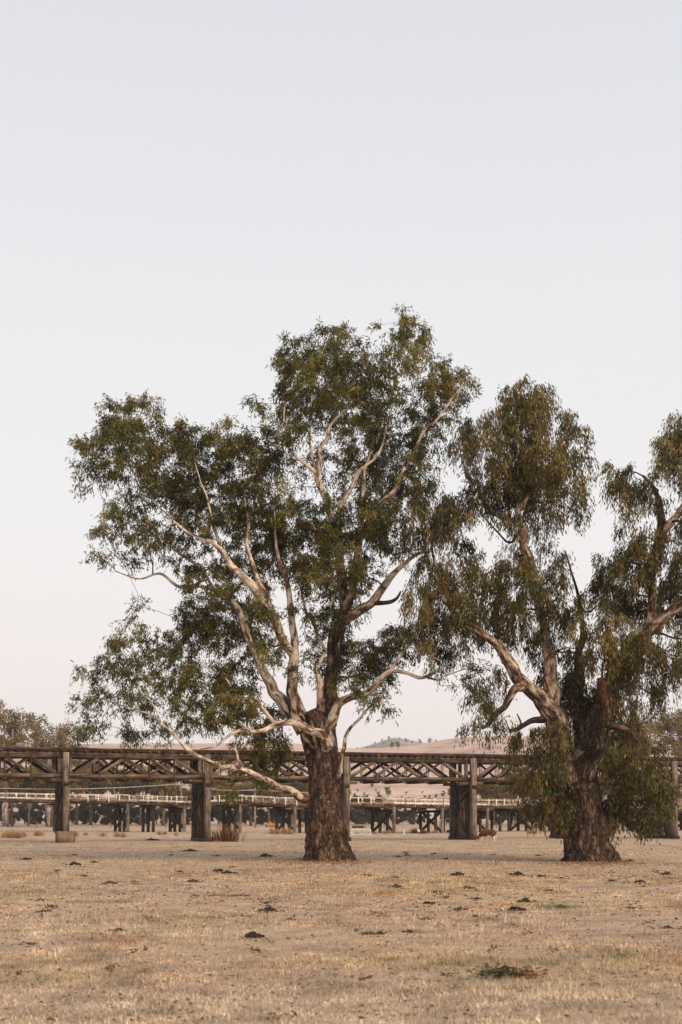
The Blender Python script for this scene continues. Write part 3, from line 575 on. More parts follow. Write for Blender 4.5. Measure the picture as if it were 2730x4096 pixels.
T2_CL = [(1180,902,40,32),(1250,912,36,32),(1215,932,56,42),(1150,960,42,38),(1270,968,42,38),(1200,990,64,46),(1100,982,36,28),(1062,1010,34,36,.9),(1120,1030,46,42),(1180,1050,56,48),(1260,1040,46,42),(1322,1012,34,36,.8),(1340,1060,26,32,.7),(1300,1090,46,42),(1230,1100,56,48),(1140,1095,54,42),(1100,1135,40,24),(1180,1148,54,36),(1250,1160,46,36,.9),(1325,1130,32,36,.7),(1312,1185,28,18,.5),(1160,1188,24,14,.5),(1205,1195,32,26,.8),(1215,1060,60,50,1,2.2),
 (1000,1150,54,46),(960,1190,46,42),(1030,1190,46,36),(1060,1150,34,30),(1020,1245,42,26,.5),(1064,1232,34,28,.6),(990,1310,46,42),(1050,1310,46,42),(1110,1302,44,40),(960,1362,24,46),(1010,1380,46,46),(1070,1380,46,42),(1130,1362,42,42),(1000,1440,36,40),(1060,1440,42,36),(1118,1430,44,34),(978,1480,16,24,.5),(1020,1482,30,22,.6),
 (1180,1280,44,36),(1240,1262,42,28,.5),(1200,1330,46,42),(1260,1330,40,42,.9),(1180,1400,46,42),(1292,1290,30,30,.7),(1312,1380,34,36,.8),(1270,1420,36,42),(1205,1460,36,32,.8,1.5),(1255,1500,30,34,.7,1.2),(1330,1430,26,36,.8),(1325,1490,34,36),(1290,1560,44,40,1.1,1.0),(1330,1590,36,46,1.1,.8),(1295,1640,30,46,1.1,.8),(1345,1640,32,46,1,1),(1380,1390,26,30,.6),
 (1410,1090,32,28),(1450,1102,42,32),(1500,1120,36,32),(1542,978,30,36),(1565,1030,40,48),(1522,1050,30,32,.8),(1600,1000,40,50),(1610,1080,40,50),(1430,1165,24,34,.5),(1470,1180,28,34,.5),(1440,1230,34,30,.7),(1488,1235,40,36),(1550,1245,38,46),(1600,1180,40,50),(1412,1290,40,36),(1460,1290,46,42),(1520,1310,46,48),(1400,1360,42,42),(1450,1370,46,42),(1520,1392,46,48),(1570,1345,40,50),(1620,1300,40,60),(1410,1420,36,36),(1380,1480,36,42,.9),(1440,1480,46,42),(1510,1465,44,42),(1420,1550,46,42),(1480,1540,46,42),(1540,1530,34,42),(1590,1480,40,50),(1430,1620,44,46),(1500,1595,28,36,.7),(1448,1675,24,34),
 (1140,1560,24,32,.7,-2.2),(1102,1600,28,40,.8,-2.2),(1122,1640,24,34,.7,-2.2),(1080,1668,14,34,.6,-2.2),(1160,1652,14,28,.5,-2),
 (1220,1690,42,36,.9),(1268,1700,42,42,.9),(1190,1740,26,30,0.56),(1240,1760,46,42,.9),(1276,1742,32,34,0.95,-.8),(1240,1840,46,36,0.95,.8),(1272,1848,34,34,0.95,-.6),(1222,1800,28,28,0.63),(1284,1796,30,34,0.95,1.0),(1330,1700,30,40,0.95,.8),(1262,1800,40,40,0.95,1.5),
 (1420,1700,42,42,.9),(1468,1740,42,42,.9),(1424,1780,36,42,0.95,-.8),(1460,1800,46,42,.9),(1510,1790,42,36,.9),(1535,1812,24,36,0.56),(1418,1842,34,36,0.95,-.6),(1460,1855,46,32,.9),(1512,1850,36,36,.9),(1430,1882,34,14,0.56),(1500,1740,34,30,0.56),(1380,1730,30,40,0.95,.8),(1402,1884,22,14,0.49)]
SPEC2 = dict(base_y=3450, bark='bark2', smooth_z=[0, 3.2, 4.0, 4.8, 6], smooth_v=[.18, .16, .26, .34, .4], ccx=2250, crx=760, fill=.1, depth=4.2, dyr=(-1.0, .7),
             twigs=36, leaves=84, lift=.05, spray=.5, droop=.8, hang=.75, leafdown=1.5, leaf_len=.205, leaf_w=.044, arch=.10, twig_arch=.10,
             pal=PAL2, brown=.07, twig_smooth=.2)
t2 = gum_tree('gum_tree', 'weeping old gum tree with a broken stem and low hanging foliage beside the grazing cow', None, 61.6, T2_TRUNK, T2_LIMBS, T2_CL, SPEC2, 8)

# rotten red heartwood showing on the broken stem
def heartwood():
    P = np.array([np.array(W(x, y, 61.6 + d)) for x, y, d in ((2402, 2712, -2.85), (2406, 2740, -2.90), (2410, 2790, -2.78), (2414, 2840, -2.55), (2416, 2862, -2.38))])
    V, q, tr, bc, s = tube(P, [.10, .18, .17, .13, .04], 16, True, lambda s, th, P_, U, B, r: np.array([[noise.noise((math.cos(x) * 3, math.sin(x) * 3, k * 3)) * .35 for x in th] for k in s]))
    me = mesh_np('heartwood', V - np.array(t2.location), [q, tr], True); link('heartwood', me, t2, M['rot'])
heartwood()

# ------------------------------------------------------------------ timber pieces
_bm_cache = {}
def beam_mesh(L, w, h, seed, warp):
    key = (round(L, 2), round(w, 3), round(h, 3), seed, warp)
    if key in _bm_cache: return _bm_cache[key]
    g = random.Random(seed * 7 + int(L * 10)); n = 5 if warp else 2
    V, Fq = [], []
    for i in range(n):
        x = L * i / (n - 1)
        oy = g.uniform(-1, 1) * warp * w if 0 < i < n - 1 else 0; oz = g.uniform(-1, 1) * warp * h if 0 < i < n - 1 else 0
        kw = 1 + g.uniform(-1, 1) * warp * .8
        for sy, sz in ((-1, -1), (1, -1), (1, 1), (-1, 1)):
            V.append((x, sy * w / 2 * kw + oy + g.uniform(-1, 1) * warp * w * .25, sz * h / 2 * kw + oz + g.uniform(-1, 1) * warp * h * .25))
    for i in range(n - 1):
        a = 4 * i
        for k in range(4): Fq.append((a + k, a + (k + 1) % 4, a + 4 + (k + 1) % 4, a + 4 + k))
    Fq.append((3, 2, 1, 0)); e = 4 * (n - 1); Fq.append((e, e + 1, e + 2, e + 3))
    me = mesh_np('beam', np.array(V), np.array(Fq)); _bm_cache[key] = me
    return me
def beam(name, p0, p1, w, h, mt, parent, warp=.05, up=(0, 0, 1)):
    """timber from p0 to p1; w across, h in the 'up' direction"""
    p0, p1 = Vector(p0), Vector(p1); d = p1 - p0; L = d.length; x = d / L
    u = Vector(up)
    if abs(x.dot(u)) > .98: u = Vector((0, 1, 0))
    y = u.cross(x).normalized(); z = x.cross(y)
    me = beam_mesh(L, w, h, random.randint(0, 3), warp).copy() if False else beam_mesh(L, w, h, random.randint(0, 3), warp)
    key = (me.name, mt.name)
    if key not in _bm_cache:
        m2 = me.copy(); m2.materials.append(mt); _bm_cache[key] = m2
    o = link(name, _bm_cache[key], parent)
    Mw = Matrix((( x.x, y.x, z.x, p0.x), (x.y, y.y, z.y, p0.y), (x.z, y.z, z.z, p0.z), (0, 0, 0, 1)))
    o.matrix_world = Mw
    if parent is not None:
        o.matrix_basis = Matrix.Translation(-Vector(parent.location)) @ Mw
    return o
def round_post(name, p0, p1, r0, r1, mt, parent, sides=8):
    p0, p1 = Vector(p0), Vector(p1); d = p1 - p0; L = d.length
    key = ('post', round(L, 1), round(r0, 3), round(r1, 3), random.randint(0, 2), mt.name, sides)
    if key not in _bm_cache:
        g = random.Random(key[4] + int(L * 10)); n = 5; V, Fq = [], []
        for i in range(n):
            x = L * i / (n - 1); r = r0 + (r1 - r0) * i / (n - 1)
            for k in range(sides):
                a = 2 * math.pi * k / sides; rr = r * (1 + g.uniform(-.07, .07)); V.append((x, math.cos(a) * rr, math.sin(a) * rr))
        for i in range(n - 1):
            for k in range(sides):
                a = i * sides; Fq.append((a + k, a + (k + 1) % sides, a + sides + (k + 1) % sides, a + sides + k))
        me = bpy.data.meshes.new('post'); me.from_pydata(V, [], Fq + [tuple(range(sides))[::-1], tuple((n - 1) * sides + k for k in range(sides))])
        me.materials.append(mt); _bm_cache[key] = me
    o = link(name, _bm_cache[key], parent)
    x = d / L; u = Vector((0, 1, 0)) if abs(x.y) < .9 else Vector((1, 0, 0)); y = u.cross(x).normalized(); z = x.cross(y)
    Mw = Matrix(((x.x, y.x, z.x, p0.x), (x.y, y.y, z.y, p0.y), (x.z, y.z, z.z, p0.z), (0, 0, 0, 1)))
    o.matrix_basis = (Matrix.Translation(-Vector(parent.location)) if parent is not None else Matrix()) @ Mw
    return o

# ------------------------------------------------------------------ railway viaduct (upper, truss spans)
BU = Vector((1, .343, 0)).normalized(); BN = Vector((-BU.y, BU.x, 0)); BO = Vector((0, 114.6, 0))
def bp(s, n, z): return BO + BU * s + BN * n + Vector((0, 0, z))
rv = empty('railway_viaduct', bp(0, 0, 0)); tag(rv, 'old timber railway viaduct with truss spans and rusty rails on tall piers', 'bridge')
PS = [x * 1.0572 for x in (-31.2, -20.85, -10.55, .26, 10.79, 19.9, 28.9, 38.5)]
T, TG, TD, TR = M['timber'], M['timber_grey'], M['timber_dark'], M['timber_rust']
FARN = 3.2
def rod(s, n, z0, z1):
    round_post('tension_rod', bp(s, n, z0), bp(s, n, z1), .035, .035, M['iron'], rv, 6)
for i in range(len(PS) - 1):
    s0, s1 = PS[i], PS[i + 1]
    for n in (0, FARN):
        mt = T
        beam('bottom_chord', bp(s0 + .02, n, 5.04), bp(s1 - .02, n, 5.04), .28, .30, mt, rv, .03)
        beam('top_chord', bp(s0 + .02, n, 6.53), bp(s1 - .02, n, 6.53), .28, .22, mt, rv, .03)
        beam('top_chord', bp(s0 + .02, n, 6.74), bp(s1 - .02, n, 6.74), .22, .16, M['timber_pale'], rv, .05)
        a, b_ = s0 + .62, s1 - .62; p = [a + (b_ - a) * k / 5 for k in range(6)]
        zb, zt = 5.19, 6.42
        for e, q in ((s0 + .42, 1), (s1 - .42, 1)):
            beam('end_post', bp(e, n, zb), bp(e, n, zt), .22, .24, TG, rv, .04, BU)
        D = [(p[0], zb, p[1], zt, .23), (p[1] + .05, zb, p[2], zt, .22), (p[2] + .05, zt, p[3], zb, .22), (p[3] + .1, zt, p[4], zb, .22), (p[4] + .05, zt, p[5], zb, .24)]
        for (sa, za, sb, zb2, w) in D:
            beam('diagonal', bp(sa, n, za), bp(sb, n, zb2), .2, w, (T if random.random() < .6 else TG) if n == 0 else TD, rv, .03)  # far truss diagonals darker: deck shade put into the timber colour
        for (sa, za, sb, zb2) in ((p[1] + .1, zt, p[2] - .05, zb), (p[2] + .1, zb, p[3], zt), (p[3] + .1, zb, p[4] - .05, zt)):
            beam('counter_brace', bp(sa, n + .13, za), bp(sb, n + .13, zb2), .12, .15, T if n == 0 else TD, rv, .04)  # far counters carry the same painted deck shade
        for k in range(1, 5):
            rod(p[k] + .03, n - .17, 4.72, 6.62); rod(p[k] + .03, n + .19, 4.72, 6.62)
            beam('rod_washer', bp(p[k] - .12, n, 4.80), bp(p[k] + .18, n, 4.80), .42, .09, M['iron'], rv, 0)
    for k in range(1, 5):
        q = s0 + .62 + (s1 - s0 - 1.24) * k / 5 + .35
        beam('cross_girder', bp(q, -.1, 4.78), bp(q, FARN + .3, 4.78), .24, .2, TD, rv, .03)
    # iron straps on the near chord
    for k in range(1, 5):
        q = s0 + .62 + (s1 - s0 - 1.24) * k / 5 + .03
        beam('iron_strap', bp(q, -.165, 4.83), bp(q, -.165, 5.21), .02, .09, M['iron'], rv, 0, BU)
nsl = 0; s = PS[0] + .2
while s < PS[-1]:
    dz = random.uniform(-.015, .02)
    beam('sleeper', bp(s, -.62 + random.uniform(-.12, .1), 6.905 + dz), bp(s, FARN + .6 + random.uniform(-.1, .1), 6.905 + dz), +.26, .16, TD if random.random() < .8 else T, rv, .04)
    s += .56 + random.uniform(-.05, .05); nsl += 1
for n in (1.08, 2.22):
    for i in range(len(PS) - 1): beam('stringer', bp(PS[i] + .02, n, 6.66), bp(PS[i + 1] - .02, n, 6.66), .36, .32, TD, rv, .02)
    beam('rail', bp(PS[0], n, 7.055), bp(PS[-1], n, 7.055), .07, .13, M['rail'], rv, 0)
for n in (-.42, FARN + .42):
    for i in range(len(PS) - 1):
        beam('guard_timber', bp(PS[i] + .01, n, 7.07), bp(PS[i + 1] - .01, n, 7.07), .2, .15, TR, rv, .06)
for i, s in enumerate(PS):
    for n in (0, FARN):
        beam('corbel', bp(s - 1.08, n, 4.70), bp(s + 1.08, n, 4.70), .32, .28, T, rv, .03)
    beam('pier_cap', bp(s, -.75, 4.41), bp(s, FARN + .75, 4.41), .42, .30, TD, rv, .03)
    base = .78 if i == 1 else 0
    for j, n in enumerate((-.46, .45, 1.6, 2.75, 3.66)):
        top = 6.80 if j in (0, 4) else 4.26
        w = bp(s, n, 0); g0 = gz(w.x, w.y)
        sp_ = .12 if j == 0 else 0
        beam('pier_post', bp(s - (.06 if j else 0), n - sp_, g0 + base - .15), bp(s, n, top), .44 if j == 0 else .40, .44, TG if j == 0 else (T if j in (2, 4) else TD), rv, .03, BU)
    z0 = base + .15
    beam('pier_brace', bp(s - .24, .1, z0), bp(s - .24, 3.5, 3.9), .12, .26, TD, rv, .03)
    beam('pier_brace', bp(s + .24, 3.4, z0), bp(s + .24, -.35, 2.4), .12, .26, TD, rv, .03)
    beam('pier_waling', bp(s + .25, -.7, 2.75), bp(s + .25, 3.9, 2.75), .10, .26, T, rv, .03)
    beam('pier_brace', bp(s - .26, 3.4, 2.2), bp(s - .26, -.35, 4.2), .10, .24, TD, rv, .03)
    if i == 1:
        for n, hw_ in ((-.5, .62), (1.6, .4), (3.6, .4)):
            c = bp(s, n, 0) + Vector((0 if n < 0 else .25, 0, 0))
            beam('concrete_footing', c + Vector((-hw_, 0, .28)), c + Vector((hw_, 0, .28)), .95, 1.16, M['concrete'], rv, .015)
    else:
        beam('pier_sill', bp(s, -.85, .1 + gz(bp(s, 0, 0).x, bp(s, 0, 0).y)), bp(s, 3.95, .1 + gz(bp(s, 3, 0).x, bp(s, 3, 0).y)), .62, .36, TD, rv, .08)

# ------------------------------------------------------------------ road viaduct (lower, white railings)
LX = [-330, -60, 265, 514, 740, 963, 1181, 1378, 1577, 1770, 1950, 2133, 2300, 2455, 2614, 2790, 2980]
LD = np.interp(LX, [-330, -60, 514, 740, 963, 1181, 1577, 1770, 1950, 2133, 2614, 2980], [188, 184, 179, 174, 170, 166, 164, 169, 176, 182, 192, 200])
LY = np.interp(LX, [-330, -60, 15, 265, 514, 740, 963, 1181, 1378, 1577, 1770, 1950, 2133, 2400, 2700, 2980], [3164, 3170, 3173, 3177, 3181, 3187, 3180, 3192, 3190, 3191, 3195, 3198, 3200, 3206, 3213, 3220])
LP = [W(x, y, d) for x, y, d in zip(LX, LY, LD)]
LN = Vector((-.46, .888, 0)); LW = 5.2
lv = empty('road_viaduct', (LP[6].x, LP[6].y, 0)); tag(lv, 'low timber road viaduct with worn white railings behind the railway bridge', 'bridge')
WH, PALE = M['white'], M['timber_pale']
def lp(i, n, dz):
    p = LP[i] + LN * n; return Vector((p.x, p.y, LP[i].z + dz))
def lerp(a, b_, k): return a + (b_ - a) * k
for i in range(len(LP) - 1):
    a0, a1 = LP[i], LP[i + 1]
    L = (a1 - a0).length
    for n, near in ((0, True), (LW, False)):
        A, B = a0 + LN * n, a1 + LN * n
        j0, j1 = Vector((0, 0, random.uniform(-.05, .05))), Vector((0, 0, random.uniform(-.05, .05)))
        beam('top_rail', A + j0, B + j1, .10, .09, WH if random.random() < .7 else PALE, lv, .10)
        beam('mid_rail', A + Vector((0, 0, -.34)), B + Vector((0, 0, -.34)), .07, .07, PALE if random.random() < .7 else T, lv, .10)
        beam('kerb_board', A + Vector((0, 0, -.62)), B + Vector((0, 0, -.62)), .14, .20, WH if random.random() < .4 else PALE, lv, .08)
        npst = max(3, round(L / 1.5))
        for k in range(npst):
            q = A + (B - A) * ((k + .15) / npst); tl = random.uniform(-.06, .06)
            beam('railing_post', q + Vector((0, -.10, -1.0 if random.random() < .3 else -.80)), q + Vector((tl, -.10, .06)), .13, .13, WH if random.random() < .75 else PALE, lv, .03, BU)
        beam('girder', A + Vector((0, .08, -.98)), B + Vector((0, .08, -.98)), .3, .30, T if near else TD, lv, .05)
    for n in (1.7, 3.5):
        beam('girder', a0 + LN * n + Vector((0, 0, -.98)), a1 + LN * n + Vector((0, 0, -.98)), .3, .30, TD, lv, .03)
    # deck planks laid across
    npl = max(4, round(L / .42)); dvec = (a1 - a0)
    for k in range(npl):
        q0 = a0 + dvec * ((k + .5) / npl)
        beam('deck_plank', q0 + LN * (-.18 + random.uniform(-.08, .05)) + Vector((0, 0, -.775 + random.uniform(-.012, .012))), q0 + LN * (LW + .2) + Vector((0, 0, -.775)), L / npl * .94, .10, PALE if random.random() < .6 else T, lv, .03)
    # trestle at a0
    def trestle(c, ns, heavy):
        zc = c.z - 1.14
        u = (a1 - a0).normalized(); u = Vector((u.x, u.y, 0))
        if heavy:
            for n in (0.05, LW - .05):
                beam('corbel', c + LN * n - u * 1.1 + Vector((0, 0, -1.24)), c + LN * n + u * 1.1 + Vector((0, 0, -1.24)), .3, .2, T, lv, .04)
            zc = c.z - 1.35
            beam('cap_beam', c + LN * (-.3) + Vector((0, 0, -1.5)), c + LN * (LW + .3) + Vector((0, 0, -1.5)), .32, .30, TD, lv, .03)
        else:
            beam('cap_beam', c + LN * (-.1) + Vector((0, 0, -1.26)), c + LN * (LW + .1) + Vector((0, 0, -1.26)), .28, .24, TD, lv, .03)
        for j, n in enumerate(ns):
            q = c + LN * n; g0 = gz(q.x, q.y); lean = random.uniform(-.07, .07)
            zt = (c.z - 1.66) if heavy and j else ((c.z - 1.02) if heavy else c.z - 1.38)
            off_ = Vector((0, -.22, 0)) if (heavy and j == 0) else Vector((0, 0, 0))
            round_post('trestle_post', Vector((q.x + lean, q.y, g0 - .2)) + off_, Vector((q.x, q.y, zt)) + off_, .21, .185, TG if j == 0 and heavy else (T if random.random() < .45 else TD), lv)
        if heavy:
            g0 = gz(c.x, c.y) + .15; h = zc - .3
            beam('trestle_brace', c + LN * (LW - .2) + Vector((-.05, -.28, g0 - c.z)), c + LN * .5 + Vector((-.05, -.28, h - c.z)), .12, .32, TD, lv, .03)
            beam('trestle_brace', c + LN * (.2) + Vector((.05, .28, g0 - c.z)), c + LN * (LW - .6) + Vector((.05, .28, h - c.z)), .12, .32, TD, lv, .03)
    trestle(a0, (0.0, 1.55, 3.3, LW - .1), True)
    if i % 3 == 0 or i > 9: trestle(lerp(a0, a1, .46 + random.uniform(-.06, .06)), (.5, 2.4, 4.3), False)

# ------------------------------------------------------------------ background trees
def small_tree(name, H, crown_r, seed, leaf=.34, n_cl=16, per=330, pal=PAL1, brown=.05, spread=1.0, bare=.38, trunk_r=.3, smooth=.8, lean=0.0, low=False):
    """a whole tree at the origin: trunk with limbs, and a crown of leaves"""
    g = np.random.default_rng(seed)
    root = empty(name)
    acc = Acc()
    top = np.array([lean * H, g.uniform(-.5, .5), H * .82])
    fork = np.array([lean * H * .3, 0, H * bare])
    S = catmull([np.r_[0, 0, -.3, trunk_r * 1.25], np.r_[fork * .5 + g.normal(size=3) * [.12, .12, 0], trunk_r], np.r_[fork, trunk_r * .85]], .4)
    V, q, tr, bc, s = tube(S[:, :3], S[:, 3], 10, True); acc.add(V, q, tr, bc, np.interp(V[:, 2], [0, H * .3], [smooth - .35, smooth]))
    tips = []
    nl = 6
    for k in range(nl):
        a = 2 * math.pi * (k + g.uniform(-.3, .3)) / nl; rr = crown_r * g.uniform(.45, .9) * spread
        e = fork + np.array([math.cos(a) * rr, math.sin(a) * rr, H * g.uniform(.25, .55)])
        if k == 0: e = top
        S = catmull([np.r_[fork - [0, 0, .4], trunk_r * .6], np.r_[fork + (e - fork) * .45 + g.normal(size=3) * .35 + [0, 0, .05 * H], trunk_r * .38], np.r_[e, trunk_r * .12]], .5)
        V, q, tr, bc, s = tube(S[:, :3], S[:, 3], 7, True); acc.add(V, q, tr, bc + [0, 0, k * 9.], np.full(len(V), smooth + .1))
        tips.append(S[len(S) // 2:, :3])
    tips = np.vstack(tips)
    lc, ld, lcol = [], [], []
    for k in range(n_cl):
        e = tips[g.integers(len(tips))] + g.normal(size=3) * crown_r * np.array([.33, .33, .16])
        if low == 'hill': e[2] = g.uniform(.38, .92) * H
        elif low: e[2] = g.uniform(.12, .95) * H
        j = np.argmin(np.linalg.norm(tips - e, axis=1))
        P = np.linspace(tips[j], e, 4); P[1:3] += g.normal(size=(2, 3)) * .12
        V, q, tr, bc, s = tube(P, np.linspace(trunk_r * .16, .02, 4), 5, False); acc.add(V, q, tr, bc, np.full(len(V), smooth + .1))
        r = crown_r * g.uniform(.22, .4); nn = int(per * g.uniform(.6, 1.3))
        v = g.normal(size=(nn, 3)); v /= np.linalg.norm(v, axis=1)[:, None]; v *= (g.uniform(.05, 1, nn) ** .5)[:, None]
        sub = g.normal(size=(9, 3)) * .5; v = v * .45 + sub[g.integers(0, 9, nn)] * .75
        pos = e + v * r * np.array([1, 1, .75]); lc.append(pos)
        d = g.normal(size=(nn, 3)) * .6 + [0, 0, -.7]; ld.append(d / np.linalg.norm(d, axis=1)[:, None])
        tt = np.clip(.5 + .18 * g.normal() + .2 * g.normal(size=nn), 0, 1)[:, None]
        c = np.where(tt < .5, pal[0] + (pal[1] - pal[0]) * tt * 2, pal[1] + (pal[2] - pal[1]) * (tt * 2 - 1))
        c = np.where((g.uniform(size=nn) < brown)[:, None], pal[3], c); lcol.append(c * g.uniform(.8, 1.2, (nn, 1)))
    n = sum(len(x) for x in lc)
    link('trunk', acc.mesh('trunk'), root, M['bark_far'])
    link('crown', leaves_mesh('crown', np.vstack(lc), np.vstack(ld), g.uniform(.7, 1.3, n) * leaf, g.uniform(.7, 1.3, n) * leaf * .36, np.vstack(lcol), seed), root, M['leaf'])
    return root
def put(o, x, D, label, group, s=1.0, rz=0, z=None, y=None):
    X = (x - CX) / F * D
    o.location = (X, D, (gz(X, D) if z is None else z)); o.scale = (s, s, s); o.rotation_euler = (0, 0, rz)
    tag(o, label, 'tree', group); return o
PALB = np.array([(.058, .048, .018), (.150, .108, .038), (.27, .185, .070), (.25, .12, .05)])
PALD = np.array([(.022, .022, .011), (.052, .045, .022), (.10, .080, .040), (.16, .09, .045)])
V_TALL = [small_tree('gum_tree', 19, 6.2, 101 + k, .40, 26, 380, PALB, .08, 1.0, .42, .42, .75, l) for k, l in enumerate((.05, -.06, .02))]
V_MID = [small_tree('gum_tree', 11, 4.6, 121 + k, .44, 22, 640, PALB, .06, 1.1, .34, .25, .42, l) for k, l in enumerate((.08, -.05, .0))]
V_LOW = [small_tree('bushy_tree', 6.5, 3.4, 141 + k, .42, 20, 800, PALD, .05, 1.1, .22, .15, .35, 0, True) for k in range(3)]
used = set()
def inst(proto):
    if proto.name not in used: used.add(proto.name); return proto
    return copy_tree(proto)
# tall trees above the viaduct, left and right ends
for (x, D, k, s, rz, lab) in ((25, 262, 0, 1.3, .4, 'tall pale limbed gum tree rising above the railway at the left edge'),
                          (195, 268, 1, 1.12, 2.2, 'slim gum tree above the railway just left of the first pier'),
                          (-110, 275, 2, 1.1, 1.2, 'olive gum tree mostly cut off by the left edge of the picture'),
                          (2590, 226, 2, 1.04, .3, 'rounded olive gum tree rising behind the railway right of the weeping tree'),
                          (2740, 236, 0, 1.18, 3.3, 'tall olive gum tree rising behind the railway at the right edge'),
                          (2470, 250, 1, .86, 1.0, 'gum tree half hidden behind the weeping tree foliage'),):
    put(inst(V_TALL[k]), x, D, lab, 'tall gums behind the railway', s, rz)
gl = 'olive gum tree in the belt behind the white railed road viaduct'
i = 0
for x in list(range(-140, 1190, 88)):
    D = random.uniform(255, 325); k = i % 3; i += 1
    put(inst(V_MID[k]), x + random.uniform(-25, 25), D, gl, 'gum belt behind the road viaduct', random.uniform(1.0, 1.25) if x < 260 else random.uniform(1.2, 1.5) if x < 700 else random.uniform(.9, 1.15), random.uniform(0, 6))
for x in (1960, 2070, 2170, 2280, 2400, 2520, 2660, 2790):
    D = random.uniform(270, 330); k = i % 3; i += 1
    put(inst(V_MID[k]), x + random.uniform(-20, 20), D, gl, 'gum belt behind the road viaduct', random.uniform(.95, 1.2), random.uniform(0, 6))
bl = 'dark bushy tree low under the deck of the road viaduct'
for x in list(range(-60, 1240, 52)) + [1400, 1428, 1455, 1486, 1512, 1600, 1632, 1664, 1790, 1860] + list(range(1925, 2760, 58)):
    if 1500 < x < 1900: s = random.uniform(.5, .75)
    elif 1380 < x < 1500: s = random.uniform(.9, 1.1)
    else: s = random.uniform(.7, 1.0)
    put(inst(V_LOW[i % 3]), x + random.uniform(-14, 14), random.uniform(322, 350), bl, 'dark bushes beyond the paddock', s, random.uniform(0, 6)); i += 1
# trees on the hills
HT = small_tree('hill_tree', 9, 4.0, 171, .8, 22, 260, PALB, .03, .8, .28, .35, .4, 0, 'hill')
first = [True]
def hill_tree(x, y, h, lab, grp, far=False):
    # find the distance at which the pixel meets the slope
    best = None
    rngY = np.arange(1600, 2560, 15) if far else np.arange(440, 960, 6)
    for Y in rngY:
        X = (x - CX) / F * Y; z = (far_z if far else hill_z)(X, Y); zy = EYE - (y - HY) / F * Y
        if z >= zy - .4: best = (X, Y, z); break
    if best is None:
        Y = 2490 if far else 945; X = (x - CX) / F * Y; best = (X, Y, (far_z if far else hill_z)(X, Y))
    o = HT if first[0] else copy_tree(HT); first[0] = False
    X, Y, z = best; o.location = (X, Y, z - .3); s = h * Y / F / 9.0; o.scale = (s * .72, s * .72, s * random.uniform(.9, 1.15)); o.rotation_euler = (0, 0, random.uniform(0, 6))
    tag(o, lab, 'tree', grp)
hill_tree(1568, 2992, 26, 'small dark hill tree, left of the pair above the bare ridge', None)
hill_tree(1594, 2994, 32, 'round dark hill tree, right of the pair above the bare ridge', None)
for x, y, h in ((1528, 2958, 14), (1556, 2950, 16), (1502, 2968, 12), (1489, 2972, 9), (1682, 2978, 24), (1718, 2977, 26), (1742, 2977, 22), (1762, 2975, 20), (1650, 2976, 14), (1625, 2972, 20), (1535, 2980, 14), (1600, 2960, 12), (1495, 2992, 12), (1470, 2994, 10), (1412, 2998, 10), (1430, 2997, 10)):
    hill_tree(x, y, h, 'hazy tree on the blue far hill', 'trees on the far hill', True)
for x, y, h, lab in ((1555, 3193, 44, 'rounded olive tree on the hill foot above the white railing'), (1517, 3194, 26, 'small olive tree left of the rounded tree on the hill foot'),
                     (1490, 3152, 22, 'thin grey tree high on the bare hill face'), (1431, 3168, 12, 'small shrub beside the reddish gully on the hill'),
                     (1800, 3185, 34, 'rust coloured rounded tree on the hill foot near the pier'), (1772, 3188, 30, 'grey green tree left of the rust coloured hill tree')):
    hill_tree(x, y, h, lab, None)
for x, y, h in ((1400, 3185, 26), (1420, 3190, 22), (1458, 3188, 16), (1745, 3192, 20), (1720, 3194, 16), (1660, 3196, 12), (1585, 3196, 12), (860, 3160, 30), (900, 3150, 26), (800, 3150, 30), (1170, 3150, 26), (1195, 3165, 24), (320, 2998, 14), (335, 2999, 12), (420, 3060, 26), (600, 3080, 26), (1900, 3150, 30), (2010, 3140, 34), (700, 3110, 24), (1450, 3120, 10), (1505, 3165, 12), (1625, 3180, 16), (1690, 3175, 14), (1830, 3180, 26), (1850, 3178, 24), (1870, 3170, 28), (1470, 3196, 18), (1540, 3198, 16), (1610, 3198, 18), (1640, 3199, 14), (1700, 3198, 18), (760, 3120, 26), (520, 3070, 24), (1180, 3140, 20)):
    hill_tree(x, y, h, 'olive scrub tree on the lower slope of the bare hill', 'scrub on the hill')

